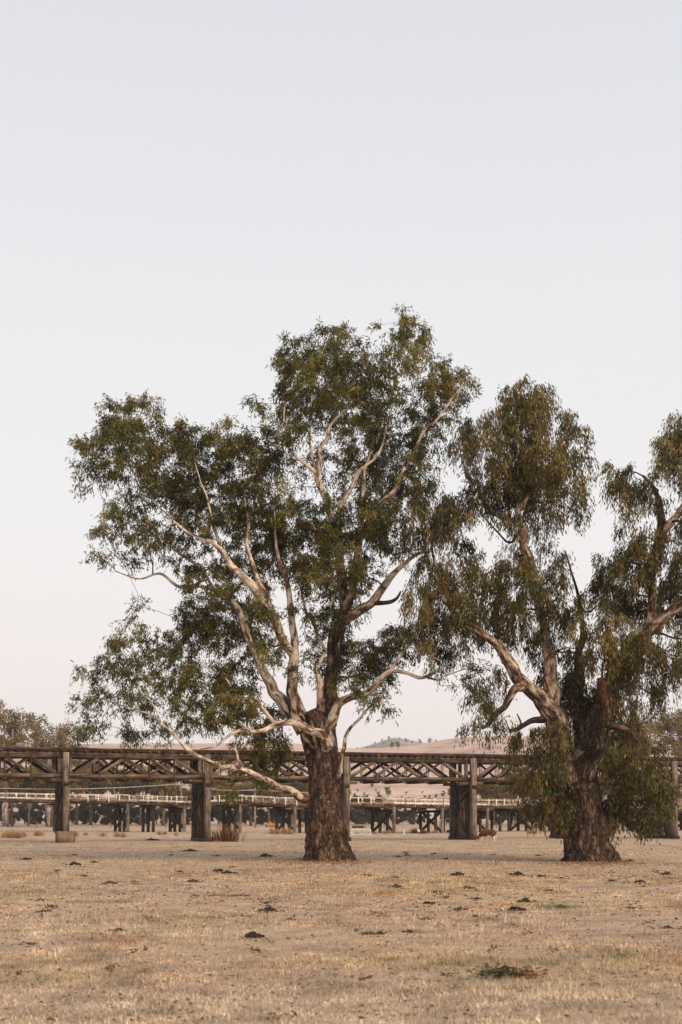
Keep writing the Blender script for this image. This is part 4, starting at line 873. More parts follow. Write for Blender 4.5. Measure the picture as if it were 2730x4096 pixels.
# ------------------------------------------------------------------ grass
def patch(x, y, s, k): return noise.noise((x * s, y * s, k))
def blades(n_tuft, y0, y1, per, h, w, seed, power=1.0):
    g = np.random.default_rng(seed)
    u = g.uniform(0, 1, n_tuft)
    if power == 1.0: Y = y0 * (y1 / y0) ** u                       # even in the logarithm of distance
    else: Y = 1 / (1 / y0 + (1 / y1 - 1 / y0) * u)
    X = g.uniform(-1, 1, n_tuft) * (.27 * Y + 2.5)
    Z = np.array([gz(a, b_) for a, b_ in zip(X, Y)])
    p1 = np.array([patch(a, b_, .09, 2.2) for a, b_ in zip(X, Y)]); p2 = np.array([patch(a, b_, .45, 8.8) for a, b_ in zip(X, Y)])
    p3 = np.array([patch(a, b_, .20, 5.1) for a, b_ in zip(X, Y)])
    keep = g.uniform(size=n_tuft) < np.clip(.75 + .9 * p2, .15, 1)
    X, Y, Z, p1, p2, p3 = [a[keep] for a in (X, Y, Z, p1, p2, p3)]; nT = len(X)
    straw = np.array([.62, .465, .30]); pale = np.array([.72, .60, .47]); mauve = np.array([.47, .37, .33]); olive = np.array([.39, .32, .19]); rust = np.array([.40, .23, .125])
    c = np.tile(straw, (nT, 1))
    def mixin(c, col, k): k = np.clip(k, 0, 1)[:, None]; return c * (1 - k) + col * k
    c = mixin(c, mauve, (p1 - .12) * 2.2); c = mixin(c, olive, (p3 - .15) * 1.8 * (1 + p2)); c = mixin(c, pale, (-p1 - .2) * 2.0)
    c = mixin(c, rust, (p2 - .38) * 2.5 + (g.uniform(size=nT) < .05) * .6)
    p4 = np.array([patch(a_, b_, 1.7, 4.4) for a_, b_ in zip(X, Y)])
    c = mixin(c, mauve * [1.06, 1.02, 1.02], np.exp(-((Y - 26.5) / 5) ** 2) * np.clip(.55 + 1.2 * p1, 0, .85)); c = mixin(c, pale, np.clip((17.2 - Y) / 2.5, 0, .75))
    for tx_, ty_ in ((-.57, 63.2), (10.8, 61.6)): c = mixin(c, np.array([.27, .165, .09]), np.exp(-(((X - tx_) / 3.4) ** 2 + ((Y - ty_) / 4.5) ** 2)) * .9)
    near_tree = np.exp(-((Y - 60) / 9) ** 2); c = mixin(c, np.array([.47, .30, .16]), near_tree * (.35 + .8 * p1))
    c *= g.uniform(.42, 1.3, (nT, 1)) * np.clip(.99 + .75 * p4, .45, 1.25)[:, None] * np.array([1.01, .99, .95]); dk = g.uniform(size=nT) < .17; c[dk] *= np.array([.48, .38, .3])
    hh = h * np.clip(.8 + .8 * p3 + .5 * p2, .35, 1.8) * g.uniform(.6, 1.4, nT)
    hh = hh * np.where(g.uniform(size=nT) < .12, 1.9, 1.0)
    for tx_, ty_ in ((-.57, 63.2), (10.8, 61.6)): hh = hh * (1 + 2.2 * np.exp(-((np.hypot(X - tx_, Y - ty_) - 1.15) / .35) ** 2))
    idx = np.repeat(np.arange(nT), per); n = len(idx)
    ang = g.uniform(0, 2 * np.pi, n); lean = g.uniform(.35, 1.5, n); L = hh[idx] * g.uniform(.5, 1.2, n)
    sc_ = np.clip(Y[idx] / 22, 1, 3.2)
    bx = X[idx] + g.normal(0, .07, n) * sc_ ** .7; by = Y[idx] + g.normal(0, .07, n) * sc_ ** .7; bz = Z[idx] - .005
    tx = bx + np.cos(ang) * L * np.sin(lean); ty = by + np.sin(ang) * L * np.sin(lean); tz = bz + L * np.cos(lean) + .006
    ww = w * sc_ * g.uniform(.6, 1.4, n); a2 = ang + np.pi / 2 + g.normal(0, .4, n)
    V = np.stack([np.stack([bx - np.cos(a2) * ww, by - np.sin(a2) * ww, bz], -1), np.stack([bx + np.cos(a2) * ww, by + np.sin(a2) * ww, bz], -1), np.stack([tx, ty, tz], -1)], 1)
    cc = c[idx] * g.uniform(.75, 1.25, (n, 1))
    return V.reshape(-1, 3), np.arange(3 * n).reshape(n, 3), np.repeat(cc, 3, axis=0)
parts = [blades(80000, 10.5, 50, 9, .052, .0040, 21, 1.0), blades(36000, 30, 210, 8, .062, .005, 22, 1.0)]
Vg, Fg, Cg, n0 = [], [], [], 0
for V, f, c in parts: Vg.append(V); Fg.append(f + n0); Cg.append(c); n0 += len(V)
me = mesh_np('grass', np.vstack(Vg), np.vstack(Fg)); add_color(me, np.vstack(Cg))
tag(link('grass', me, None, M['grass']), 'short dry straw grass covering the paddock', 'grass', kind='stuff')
# fallen leaves and bark scraps
def litter():
    g = np.random.default_rng(31); C = []
    for (x, y, sx, sy, n) in ((1315, 3453, 95, 7, 1100), (2360, 3459, 105, 7, 1100), (1230, 3470, 420, 60, 1600), (2340, 3470, 380, 50, 900), (1300, 3560, 1400, 120, 1100), (1365, 3750, 1400, 220, 900)):
        for _ in range(n):
            yy = max(3360, min(4080, g.normal(y, sy))); p = on_ground(g.normal(x, sx), yy); C.append((p.x, p.y, p.z + .03))
    C = np.array(C); n = len(C); D = g.normal(size=(n, 3)) * [1, 1, .25]; D /= np.linalg.norm(D, axis=1)[:, None]
    pal = np.array([(.20, .10, .05), (.30, .16, .07), (.13, .075, .045), (.36, .24, .14)]); col = pal[g.integers(0, 4, n)] * g.uniform(.6, 1.2, (n, 1))
    return leaves_mesh('leaf_litter', C, D, g.uniform(.04, .12, n), g.uniform(.02, .045, n), col, 3)
tag(link('leaf_litter', litter(), None, M['litter']), 'brown fallen leaves and bark scraps scattered on the paddock', 'leaf litter', kind='stuff')

# ------------------------------------------------------------------ dung piles
def dung_mesh(seed, mt):
    g = random.Random(seed); bm = bmesh.new()
    for k in range(g.randint(7, 11)):
        r = g.uniform(.22, .6) if k else .8
        mtx = Matrix.Translation((g.uniform(-1.15, 1.15) if k else 0, g.uniform(-.7, .7) if k else 0, r * .25)) @ Matrix.Diagonal((r, r * g.uniform(.7, 1), r * g.uniform(.4, .62), 1))
        bmesh.ops.create_icosphere(bm, subdivisions=2, radius=1, matrix=mtx)
    for v in bm.verts:
        k = noise.noise(v.co * 2.6 + Vector((seed, 0, 0))) * .3 + noise.noise(v.co * 6 + Vector((seed, 3, 0))) * .16
        v.co += v.co.normalized() * k; v.co.z = max(v.co.z, -.08)
    me = bpy.data.meshes.new('dung_pile'); bm.to_mesh(me); bm.free(); me.materials.append(mt); return me
DM = [dung_mesh(k, M['dung'] if k < 4 else M['dung_old']) for k in range(7)]
DA = [(340,132,12),(340,185,20),(265,210,8),(385,232,14),(505,265,22),(620,255,16),(185,340,12),(235,370,17),(690,430,19),(945,430,13),(985,420,14),(540,488,30),(150,550,17),(620,572,17),(670,565,10),(520,648,16),(85,685,13),(700,68,22),(875,122,22),(790,135,9),(1000,140,14),(1215,142,22),(825,210,12),(1010,205,20),(1050,217,22),(890,255,18),(880,290,12),(895,323,8),(1230,348,14),(1240,383,32),(1330,430,22),(1425,453,12),(1155,515,36),(1180,567,16),(665,675,12),(1075,185,10),(430,170,14),(120,160,16),(205,395,18),(500,660,8)]
DB = [(265,147,9),(295,128,10),(300,143,8),(430,135,10),(485,158,8),(700,137,8),(905,138,10),(120,230,16),(255,240,15),(545,228,26),(815,225,24),(915,230,18),(1010,242,14),(250,283,22),(440,308,20),(580,290,24),(620,330,17),(180,310,9),(395,348,24),(475,325,10),(550,377,22),(620,407,14),(798,380,34),(795,418,12),(795,450,12),(155,398,20),(390,428,20),(455,460,18),(130,500,28),(315,490,20),(185,497,18),(850,343,24),(960,298,16),(1245,258,14),(1325,165,13),(1445,207,9),(1500,220,20),(1380,270,22),(1010,355,12),(1330,370,16),(1415,435,11),(1505,468,24),(485,697,15),(870,495,16),(120,710,9),(700,563,12),(975,580,10),(50,130,10)]
SPECIAL = {('A', 540): 'large clumped black dung pile on the left of the paddock', ('B', 798): 'broad flat black dung pile below the cow', ('B', 1505): 'rounded black dung pile near the right edge of the picture',
           ('A', 690): 'small peaked dung pile above the large clumped pile', ('A', 1155): 'long low dung smear below the centre tree'}
di = 0
for side, ox, lst in (('A', 0, DA), ('B', 1365, DB)):
    for (x, y, w) in lst:
        p = on_ground(ox + x / 1.1487, 3300 + y / 1.1487 + 3); px = p.y / F
        hw = max(w, 10) / 1.1487 * px
        big = w > 20 and side == 'B' and y > 350
        k = di % 7 if not (side, x) in SPECIAL else di % 4
        o = link('dung_pile', DM[k]); o.location = (p.x, p.y, p.z - .01)
        hz = min(hw * .75, .18)
        o.scale = (hw * 1.1, hw * .95, hz * random.uniform(1.15, 1.8)); o.rotation_euler = (0, 0, random.choice((0, math.pi)) + random.uniform(-.4, .4))
        lab = SPECIAL.get((side, x), 'small dark dry dung pile lying in the straw grass')
        tag(o, lab, 'dung', 'dung piles on the paddock'); di += 1

def crumbs():
    g = np.random.default_rng(41); bm = bmesh.new(); bmesh.ops.create_icosphere(bm, subdivisions=1, radius=1); bv = np.array([v.co[:] for v in bm.verts]); bf = np.array([[v.index for v in f.verts] for f in bm.faces]); bm.free()
    V, Fc, n0 = [], [], 0
    def clod(p, r):
        nonlocal n0
        V.append(bv * (r * g.uniform(.6, 1.5, 3) * [1.4, 1.1, .6]) * g.uniform(.75, 1.25, (len(bv), 1)) + [p.x, p.y, p.z + r * .3]); Fc.append(bf + n0); n0 += len(bv)
    for ox, lst in ((0, DA), (1365, DB)):
        for (x, y, w) in lst:
            for _ in range(int(6 + w * .7)):
                q = on_ground(ox + (x + g.normal() * w * 1.5) / 1.1487, max(3340, 3303 + (y + g.normal() * 7) / 1.1487)); clod(q, g.uniform(.010, .034) * (1 if q.y > 28 else .7))
    for _ in range(3200):
        q = on_ground(g.uniform(-50, 2780), 3350 + 720 * g.uniform() ** 1.7); clod(q, g.uniform(.008, .03) * (1 if q.y > 28 else .6))
    me = mesh_np('dung_crumbs', np.vstack(V), np.vstack(Fc)); return me
tag(link('dung_crumbs', crumbs(), None, M['dung_old']), 'loose dark dung crumbs and clods scattered through the grass', 'dung crumbs', kind='stuff')

# ------------------------------------------------------------------ tufts, weeds, fallen branch
def tuft_mesh(name, n, h, spread, col, w, seed, bushy=False):
    g = np.random.default_rng(seed)
    a = g.uniform(0, 2 * np.pi, n); r = np.abs(g.normal(0, spread * .5, n)); L = h * g.uniform(.45, 1.1, n)
    le = g.uniform(.05, .6 if not bushy else 1.25, n)
    b_ = np.stack([np.cos(a) * r, np.sin(a) * r, np.full(n, -.02)], -1)
    a2 = a + g.normal(0, .7, n)
    m1 = b_ + np.stack([np.cos(a2) * L * .5 * np.sin(le * .6), np.sin(a2) * L * .5 * np.sin(le * .6), L * .55], -1)
    tp = b_ + np.stack([np.cos(a2) * L * np.sin(le), np.sin(a2) * L * np.sin(le), L * np.cos(le)], -1)
    wv = np.stack([-np.sin(a2), np.cos(a2), np.zeros(n)], -1) * w
    V = np.stack([b_ - wv, b_ + wv, m1 + wv, m1 - wv, tp], 1)
    q = np.arange(n)[:, None] * 5 + np.array([0, 1, 2, 3]); tr = np.arange(n)[:, None] * 5 + np.array([3, 2, 4])
    rt = np.arange(n)[:, None] * 5 + np.array([1, 0, 0]); rt[:, 2] = 5 * n      # every blade grows from the one root
    me = mesh_np(name, np.vstack([V.reshape(-1, 3), [[0, 0, -.05]]]), [q, tr, rt]); cb_ = np.repeat(np.array(col) * g.uniform(.55, 1.3, (n, 1)), 5, axis=0)
    add_color(me, np.vstack([cb_, cb_[:1]])); me.materials.append(M['grass'])
    return me
def put_px(name, me, x, y, label, cat, group=None, s=1.0):
    p = on_ground(x, y); o = link(name, me); o.location = p; o.scale = (s, s, s); o.rotation_euler = (0, 0, random.uniform(0, 6)); tag(o, label, cat, group); return o
TB = tuft_mesh('weed_bush', 520, 1.05, .95, (.20, .095, .05), .010, 61, True)
TS = [tuft_mesh('grass_tuft', 170, .75, .55, (.40, .25, .13), .012, 62 + k) for k in range(3)]
put_px('weed_bush', TB, 905, 3366, 'reddish brown dead weed bush beside the second railway pier', 'bush', None, 1.45)
put_px('weed_bush', TB, 845, 3362, 'low brown weeds at the foot of the second railway pier', 'bush', None, .42)
put_px('weed_bush', TB, 1660, 3333, 'brown weed heap beside the white post', 'bush', None, .75)
put_px('weed_bush', TB, 1695, 3334, 'brown weed heap right of the white post', 'bush', None, .6)
tl = 'tall straw grass tuft under the bridges'
for (x, y, s) in ((45, 3352, 1.25), (75, 3352, 1.1), (95, 3348, .9), (150, 3345, 1.0), (165, 3343, .8), (300, 3345, .9), (412, 3345, .8), (470, 3346, .9), (495, 3348, .8), (640, 3340, .8), (660, 3338, .7), (1090, 3336, 1.1), (1110, 3338, 1.0), (1145, 3337, 1.2), (1160, 3338, .9), (1540, 3335, .7), (1560, 3334, .6), (1500, 3336, .5), (1945, 3333, .8), (2120, 3333, .9), (2140, 3334, .7), (705, 3342, .6), (20, 3350, .9), (345, 3342, .6), (2180, 3330, .6), (1740, 3332, .6)):
    put_px('grass_tuft', TS[random.randint(0, 2)], x, y, tl, 'grass tuft', 'straw tufts under the bridges', s)
dl = 'sparse pale dry weed standing in the paddock'
TW = tuft_mesh('dry_weed', 60, .30, .55, (.58, .46, .36), .0035, 71, True)
for (x, y) in ((1790, 3720), (1830, 3760), (1930, 3735), (1760, 3640), (2050, 3690), (250, 3690), (430, 3690), (470, 3710), (640, 3680), (1950, 3670), (1600, 3700), (1700, 3730), (2140, 3700), (900, 3760), (1320, 3610), (1270, 3600), (330, 3560), (560, 3640)):
    put_px('dry_weed', TW, x, y, dl, 'weed', 'dry weeds in the paddock', random.uniform(.7, 1.2))
# fallen leafy branch
def fallen_branch():
    p = on_ground(2010, 3926); root = empty('fallen_branch', p); root.scale = (.78, .78, .78); tag(root, 'fallen gum branch with green and orange leaves in the foreground grass', 'branch')
    g = np.random.default_rng(81); acc = Acc(); lc, ld, col = [], [], []
    for k in range(9):
        e = np.array([g.uniform(-.45, .62), g.uniform(-.3, .3), g.uniform(.03, .12)]); P = np.array([[-.1, 0, .02], e * .5 + [0, 0, .05], e])
        V, q, tr, bc, s = tube(P, [.012, .008, .004], 5, False); acc.add(V, q, tr, bc, np.full(len(V), .3))
        n = 55; v = g.normal(size=(n, 3)) * [.16, .13, .035]; lc.append(np.abs(e * g.uniform(.3, 1, (n, 1)) + v) * np.sign(e * g.uniform(.3, 1, (n, 1)) + v) + [0, 0, .03])
        d = g.normal(size=(n, 3)) * [1, 1, .35]; ld.append(d / np.linalg.norm(d, axis=1)[:, None])
        c = np.array((.055, .062, .030)) if e[0] < .3 else np.array((.16, .065, .028))
        cc = np.tile(c, (n, 1)) * g.uniform(.5, 1.4, (n, 1)); cc[g.uniform(size=n) < .12] = (.34, .15, .06); col.append(cc)
    lc = np.vstack(lc); lc[:, 2] = np.clip(lc[:, 2], .01, .2); n = len(lc)
    link('stem', acc.mesh('stem'), root, M['bark2']); link('foliage', leaves_mesh('foliage', lc, np.vstack(ld), g.uniform(.08, .15, n), g.uniform(.018, .03, n), np.vstack(col), 4), root, M['leaf'])
fallen_branch()
GP = tuft_mesh('green_weed', 260, .12, .9, (.15, .17, .085), .004, 91, True)
put_px('green_weed', GP, 2475, 3838, 'small grey green weed patch in the right foreground grass', 'weed')
put_px('green_weed', GP, 2240, 3618, 'low green weed patch below the weeping tree', 'weed', None, 1.5)
o = link('bark_strip', None)
bpy.data.objects.remove(o)
p = on_ground(917, 3587); beam('fallen_stick', p + Vector((-.5, 0, .03)), p + Vector((.5, .05, .03)), .05, .04, M['timber_grey'], None, .1)
tag(COL.objects['fallen_stick'], 'grey fallen stick lying in the grass left of the centre tree', 'stick')

# ------------------------------------------------------------------ cattle
m, t, b = mat('hereford_hide'); M['cow'] = m
tcn = nd(t, 'ShaderNodeTexCoord'); at = nd(t, 'ShaderNodeAttribute', attribute_name='Col'); n1 = noise_node(t, tcn.outputs['Object'], 9, 5, .6)
r1 = ramp(t, ((.3, (.6, .6, .6)), (.65, (1.2, 1.2, 1.2)))); t.links.new(n1.outputs[0], r1.inputs[0])
t.links.new(mixc(t, 1.0, at.outputs['Color'], r1.outputs[0], 'MULTIPLY'), b.inputs['Base Color']); b.inputs['Roughness'].default_value = .7
def cow_mesh(grazing=True, brown=(.105, .030, .007)):
    acc = Acc()
    def part(pts, sides=12):
        S = catmull([np.array(p, dtype=float) for p in pts], .05)
        V, q, tr, bc, s = tube(S[:, :3], S[:, 3], sides, True); acc.add(V, q, tr, bc, np.zeros(len(V)))
    # trunk: two overlapping lofts give a deep chest, level back and tucked flank
    part([(-.70, 0, .78, .10), (-.62, 0, .76, .19), (-.45, 0, .74, .215), (-.15, 0, .73, .225), (.15, 0, .72, .23), (.40, 0, .72, .22), (.58, 0, .68, .18), (.66, 0, .68, .08)], 16)
    part([(-.64, 0, .87, .08), (-.45, 0, .88, .11), (0, 0, .88, .10), (.40, 0, .89, .11), (.55, 0, .86, .08)])
    part([(-.2, 0, .64, .17), (.2, 0, .60, .19), (.45, 0, .60, .17)])
    if grazing:
        part([(.45, 0, .74, .20), (.66, 0, .58, .155), (.82, 0, .38, .115), (.90, 0, .27, .10)])
        part([(.84, 0, .33, .09), (.92, 0, .24, .092), (.98, 0, .13, .065), (1.0, 0, .07, .055)])
        hd = (.86, .33)
    else:
        part([(.45, 0, .76, .20), (.68, 0, .88, .14), (.84, 0, .98, .11)]); part([(.80, 0, 1.02, .09), (.94, 0, .96, .09), (1.10, 0, .86, .06)]); hd = (.80, 1.02)
    for sy in (-1, 1):
        part([(hd[0], sy * .07, hd[1] + .05, .025), (hd[0] - .03, sy * .17, hd[1] + .06, .035), (hd[0] - .05, sy * .24, hd[1] + .03, .012)], 8)
        # fore leg: shoulder, wrist, fetlock, hoof
        fx = .42 + .06 * sy
        part([(.42, sy * .13, .62, .13), (fx, sy * .14, .45, .075), (fx + .01, sy * .14, .27, .048), (fx - .01, sy * .14, .12, .034), (fx + .01, sy * .14, .05, .042), (fx + .02, sy * .14, 0, .045)], 10)
        # hind leg: stifle forward, hock back
        hx = -.52 - .07 * sy
        part([(-.48, sy * .13, .68, .17), (-.42 - .05 * sy, sy * .15, .50, .115), (hx - .06, sy * .15, .33, .055), (hx - .03, sy * .15, .15, .038), (hx, sy * .15, .05, .042), (hx + .02, sy * .15, 0, .045)], 10)
    part([(-.70, 0, .84, .035), (-.76, 0, .75, .022), (-.77, 0, .45, .018), (-.77, 0, .33, .035), (-.77, 0, .24, .012)], 8)
    part([(-.36, 0, .46, .09), (-.28, 0, .42, .08), (-.2, 0, .46, .05)], 10)
    me0 = mesh_np('cow_raw', np.vstack(acc.V), [np.vstack(acc.Q), np.vstack(acc.T)], True)
    ob = bpy.data.objects.new('tmp', me0); COL.objects.link(ob)
    md = ob.modifiers.new('r', 'REMESH'); md.mode = 'VOXEL'; md.voxel_size = .022; md.use_smooth_shade = True
    ms = ob.modifiers.new('s', 'SMOOTH'); ms.factor = .5; ms.iterations = 3
    dg = bpy.context.evaluated_depsgraph_get(); me = bpy.data.meshes.new_from_object(ob.evaluated_get(dg)); bpy.data.objects.remove(ob)
    me.name = 'body'; n = len(me.vertices); co = np.zeros(n * 3, dtype=np.float32); me.vertices.foreach_get('co', co); co = co.reshape(-1, 3)
    x, y, z = co.T; jit = np.array([noise.noise((a * 5, b_ * 5, c_ * 5)) for a, b_, c_ in co]) * .09
    white = (z + jit < .40) & (x < .78)
    white |= (z + jit < .53) & (x > -.45) & (x < .05) & (np.abs(y) < .24)
    white |= (x < -.735) & (z < .5)
    if grazing: white |= (x > .90) & (z < .25) & (z > .10)
    else: white |= (x > .86) & (z > .7)
    col = np.where(white[:, None], np.array([.66, .60, .53]), np.array(brown))
    hoof = z < .035; col[hoof] = (.06, .05, .045)
    add_color(me, col); me.materials.append(M['cow']); me.polygons.foreach_set('use_smooth', np.ones(len(me.polygons), dtype=bool))
    return me
CM = cow_mesh(True)
p = on_ground(1953, 3366); c_ = link('cow', CM); c_.location = (p.x, p.y, p.z); c_.rotation_euler = (0, 0, math.pi - .6); c_.scale = (.98,) * 3
tag(c_, 'rust brown cow with white legs grazing beside the railway pier', 'cow')
CM2 = cow_mesh(True, (.30, .12, .045))
for (x, y, rz, lab) in ((1083, 3318, .3, 'small tan cow far off under the road viaduct, left of the trestle'), (1196, 3319, 2.8, 'small tan cow far off beside the centre tree trunk')):
    p = on_ground(x, y + 4); c_ = link('cow', CM2); c_.location = (p.x, p.y, p.z); c_.rotation_euler = (0, 0, rz); tag(c_, lab, 'cow')

# ------------------------------------------------------------------ bird
def bird():
    w = W(1873, 1925, 57.0); root = empty('bird', w); tag(root, 'dark bird perched on a twig in the gap between the two trees', 'bird')
    acc = Acc()
    def part(pts, sides=10):
        S = catmull([np.array(p_, dtype=float) for p_ in pts], .03); V, q, tr, bc, s = tube(S[:, :3], S[:, 3], sides, True); acc.add(V, q, tr, bc, np.zeros(len(V)))
    part([(.16, 0, .02, .03), (.10, 0, .08, .09), (.0, 0, .20, .115), (-.06, 0, .32, .09), (-.085, 0, .40, .062), (-.095, 0, .46, .066), (-.09, 0, .52, .03)])
    part([(-.12, 0, .47, .035), (-.17, 0, .455, .02), (-.21, 0, .44, .004)], 8)
    part([(.08, 0, .10, .06), (.20, 0, -.06, .05), (.28, 0, -.16, .035)], 8)
    for s_ in (-1, 1): part([(-.02, s_ * .07, .30, .04), (.06, s_ * .10, .16, .06), (.17, s_ * .07, -.02, .02)], 8)
    me = mesh_np('body', np.vstack(acc.V), [np.vstack(acc.Q), np.vstack(acc.T)], True); b_ = link('body', me, root, M['feather'])
    md = b_.modifiers.new('r', 'REMESH'); md.mode = 'VOXEL'; md.voxel_size = .014; md.use_smooth_shade = True
    for s_ in (-1, 1): round_post('leg', Vector(w) + Vector((.02, s_ * .04, -.03)), Vector(w) + Vector((.02, s_ * .04, .14)), .012, .015, M['feather'], root, 6)
    acc = Acc()
    S = catmull([np.array(q_, dtype=float) for q_ in ((-.25, -.02, -.02, .012), (0, 0, -.05, .02), (.35, .1, -.12, .025), (.8, .6, -.25, .03), (1.5, 1.6, -.5, .035))], .1); V, q, tr, bc, s = tube(S[:, :3], S[:, 3], 7, True); acc.add(V, q, tr, bc, np.full(len(V), .3))
    o = link('twigs', acc.mesh('perch_twig'), t2, M['bark2']); o.location = Vector(w) - Vector(t2.location)
    o.name = 'perch_twig'
bird()

# ------------------------------------------------------------------ small farm things
p = on_ground(1445, 3341); gate = empty('farm_gate', p); tag(gate, 'low white metal gate with cross braces standing right of the centre tree', 'gate')
def gb(n_, a, b_, r): round_post(n_, p + Vector(a), p + Vector(b_), r, r, M['galv'], gate, 6)
gb('upright', (-.95, 0, -.05), (-.95, 0, .62), .045); gb('upright', (1.0, 0, -.05), (1.0, 0, .62), .05)
gb('top_bar', (-.95, 0, .60), (1.0, 0, .60), .035); gb('bottom_bar', (-.95, 0, .08), (1.0, 0, .08), .03)
gb('brace', (-.95, .03, .10), (-.35, .03, .58), .025); gb('brace', (-.35, -.03, .58), (.05, -.03, .10), .025); gb('brace', (.05, .03, .10), (.6, .03, .58), .025); gb('brace', (.35, -.03, .1), (1.0, -.03, .58), .025)
gb('brace', (-1.45, 0, .12), (-.95, 0, .28), .03)
p = on_ground(1617, 3338); wp = empty('white_post', p); tag(wp, 'short white marker post standing in brown weeds', 'post')
round_post('shaft', p + Vector((0, 0, -.1)), p + Vector((0, 0, .5)), .07, .07, M['galv'], wp); beam('cap', p + Vector((-.08, 0, .52)), p + Vector((.08, 0, .52)), .16, .05, M['galv'], wp, 0)
p = on_ground(1676, 3337); dr = empty('marker_disc', p); tag(dr, 'small white round marker beside the trestle brace', 'marker')
round_post('disc', p + Vector((0, -.03, .42)), p + Vector((0, .03, .42)), .13, .13, M['galv'], dr, 12); round_post('stake', p + Vector((0, .05, -.1)), p + Vector((0, .05, .42)), .03, .03, M['timber_grey'], dr, 6)
p = on_ground(1806, 3330); tr_ = empty('feed_trough', p); tag(tr_, 'dark low feed trough on legs left of the railway pier', 'trough')
beam('tray', p + Vector((-.5, 0, .30)), p + Vector((.5, 0, .30)), .4, .14, TD, tr_, .05)
for sx in (-.42, .42): beam('leg', p + Vector((sx, 0, -.05)), p + Vector((sx, 0, .25)), .08, .3, TD, tr_, 0, BU)
p = on_ground(1434, 3313); bt = empty('water_trough', p); tag(bt, 'long brown trough lying beyond the white gate', 'trough')
beam('side', p + Vector((-1.0, -.25, .2)), p + Vector((1.0, -.25, .2)), .06, .4, M['timber_rust'], bt, .03); beam('side', p + Vector((-1.0, .25, .2)), p + Vector((1.0, .25, .2)), .06, .4, M['timber_rust'], bt, .03)
beam('floor', p + Vector((-1.0, 0, .06)), p + Vector((1.0, 0, .06)), .44, .06, M['timber_rust'], bt, .0)
# wire fence beyond the road viaduct
fr = empty('wire_fence', (0, 232, 0)); tag(fr, 'thin wire fence of weathered posts crossing the far paddock', 'fence')
for k in range(46):
    x = -62 + k * 3.0; y = 232 + 3 * math.sin(k * .15)
    round_post('fence_post', (x, y, -.2), (x + random.uniform(-.05, .05), y, 1.15), .07, .06, TG if k % 3 else PALE, fr, 6)
for z in (.35, .7, 1.05):
    for k in range(0, 45, 5):
        a = Vector((-62 + k * 3.0, 232 + 3 * math.sin(k * .15) - .08, z)); k2 = min(45, k + 5); b_ = Vector((-62 + k2 * 3.0, 232 + 3 * math.sin(k2 * .15) - .08, z))
        round_post('wire', a, b_, .012, .012, M['iron'], fr, 4)
# power poles
def pole(x, y_top, D, lab):
    w = W(x, y_top, D); root = empty('power_pole', (w.x, D, 0)); tag(root, lab, 'pole', None)
    round_post('shaft', (w.x, D, -.3), (w.x, D, w.z), .17, .12, PALE, root); beam('crossarm', (w.x - .9, D - .16, w.z - .5), (w.x + .9, D - .16, w.z - .5), .1, .12, TG, root, .02)
    for sx in (-.8, 0, .8): round_post('insulator', (w.x + sx, D - .16, w.z - .44), (w.x + sx, D - .16, w.z - .28), .045, .035, M['galv'], root, 6)
    return root, w
r1_, w1 = pole(726, 3128, 236, 'grey power pole behind the road viaduct, near the second railway pier')
r2_, w2 = pole(1021, 3152, 240, 'grey power pole behind the road viaduct, left of the centre tree')
def wire(a, b_, sag, par):
    P = [np.array(a) + (np.array(b_) - np.array(a)) * k / 10 - np.array([0, 0, sag * 4 * (k / 10) * (1 - k / 10)]) for k in range(11)]
    V, q, tr, bc, s = tube(np.array(P), np.full(11, .018), 4, False); acc = Acc(); acc.add(V - np.array(par.location), q, tr, bc, np.zeros(len(V)))
    link('wire', acc.mesh('wire'), par, M['galv'])
for sx in (-.8, .8):
    wire((w1.x + sx, 235.84, w1.z - .28), (w2.x + sx, 239.84, w2.z - .28), .5, r1_)
    wire((w1.x + sx, 235.84, w1.z - .28), (w1.x - 34 + sx, 232, w1.z - .9), .6, r1_)
    wire((w2.x + sx, 239.84, w2.z - .28), (w2.x + 34 + sx, 246, w2.z - .6), .5, r2_)

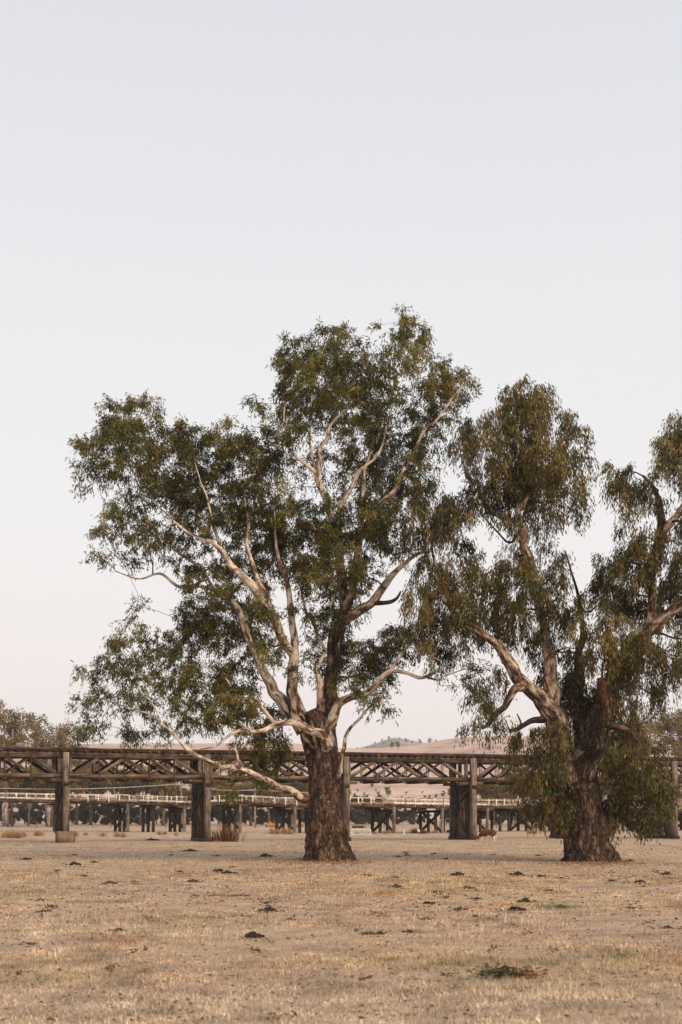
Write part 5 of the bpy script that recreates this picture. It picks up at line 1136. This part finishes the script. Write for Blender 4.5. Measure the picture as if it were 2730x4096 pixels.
# ------------------------------------------------------------------ labels that count along a row
ORD = ['first', 'second', 'third', 'fourth', 'fifth', 'sixth', 'seventh', 'eighth', 'ninth', 'tenth', 'eleventh', 'twelfth', 'thirteenth', 'fourteenth', 'fifteenth', 'sixteenth', 'seventeenth', 'eighteenth', 'nineteenth', 'twentieth']
def ordn(k):
    if k < 20: return ORD[k]
    tens = {2: 'twenty', 3: 'thirty', 4: 'forty', 5: 'fifty'}
    t_, u_ = divmod(k + 1, 10)
    return (tens[t_] + ('-' + ORD[u_ - 1] if u_ else '')) if u_ else {2: 'twentieth', 3: 'thirtieth', 4: 'fortieth', 5: 'fiftieth'}[t_]
def px_of(o): return (CX + o.location.x / o.location.y * F, HY - (o.location.z - EYE) / o.location.y * F)
def number(group, fmt, bands=((-1e9, 1e9, ''),)):
    obs = [o for o in COL.objects if o.get('group') == group and o['label'] not in SPECIAL.values()]
    for lo, hi, nm in bands:
        row = sorted((o for o in obs if lo <= px_of(o)[1] < hi), key=lambda o: px_of(o)[0])
        for k, o in enumerate(row): o['label'] = fmt.format(n=ordn(k), b=nm)
number('dung piles on the paddock', '{n} dark dung pile from the left {b}', ((0, 3450, 'among those above the tree bases'), (3450, 3530, 'among those just below the tree bases'), (3530, 3620, 'in the upper grass'), (3620, 3720, 'in the middle of the grass'), (3720, 9999, 'in the nearest foreground grass')))
number('gum belt behind the road viaduct', '{n} olive gum tree from the left in the belt behind the road viaduct')
number('dark bushes beyond the paddock', '{n} dark bush from the left in the low row beyond the road viaduct')
number('dry weeds in the paddock', '{n} sparse pale dry weed from the left in the foreground grass')
number('straw tufts under the bridges', '{n} tall straw grass tuft from the left under the bridges')
number('scrub on the hill', '{n} olive scrub tree from the left on the bare hill')
number('trees on the far hill', '{n} hazy tree from the left on the blue far hill')

# ------------------------------------------------------------------ haze
def haze():
    me = bpy.data.meshes.new('haze'); bm = bmesh.new(); bmesh.ops.create_cube(bm, size=1); bm.to_mesh(me); bm.free()
    m = bpy.data.materials.new('haze'); m.use_nodes = True; t = m.node_tree; t.nodes.clear()
    out = t.nodes.new('ShaderNodeOutputMaterial'); v = t.nodes.new('ShaderNodeVolumePrincipled')
    v.inputs['Color'].default_value = (.93, .95, 1.0, 1); v.inputs['Density'].default_value = .00014; v.inputs['Anisotropy'].default_value = .0
    t.links.new(v.outputs[0], out.inputs['Volume']); me.materials.append(m)
    o = link('haze', me); z0, z1 = -6.0, 175.0
    o.location = (0, 1560, (z0 + z1) / 2); o.scale = (4200, 3300, z1 - z0)
    tag(o, 'thin pale evening haze over the valley', 'haze', kind='stuff')
haze()
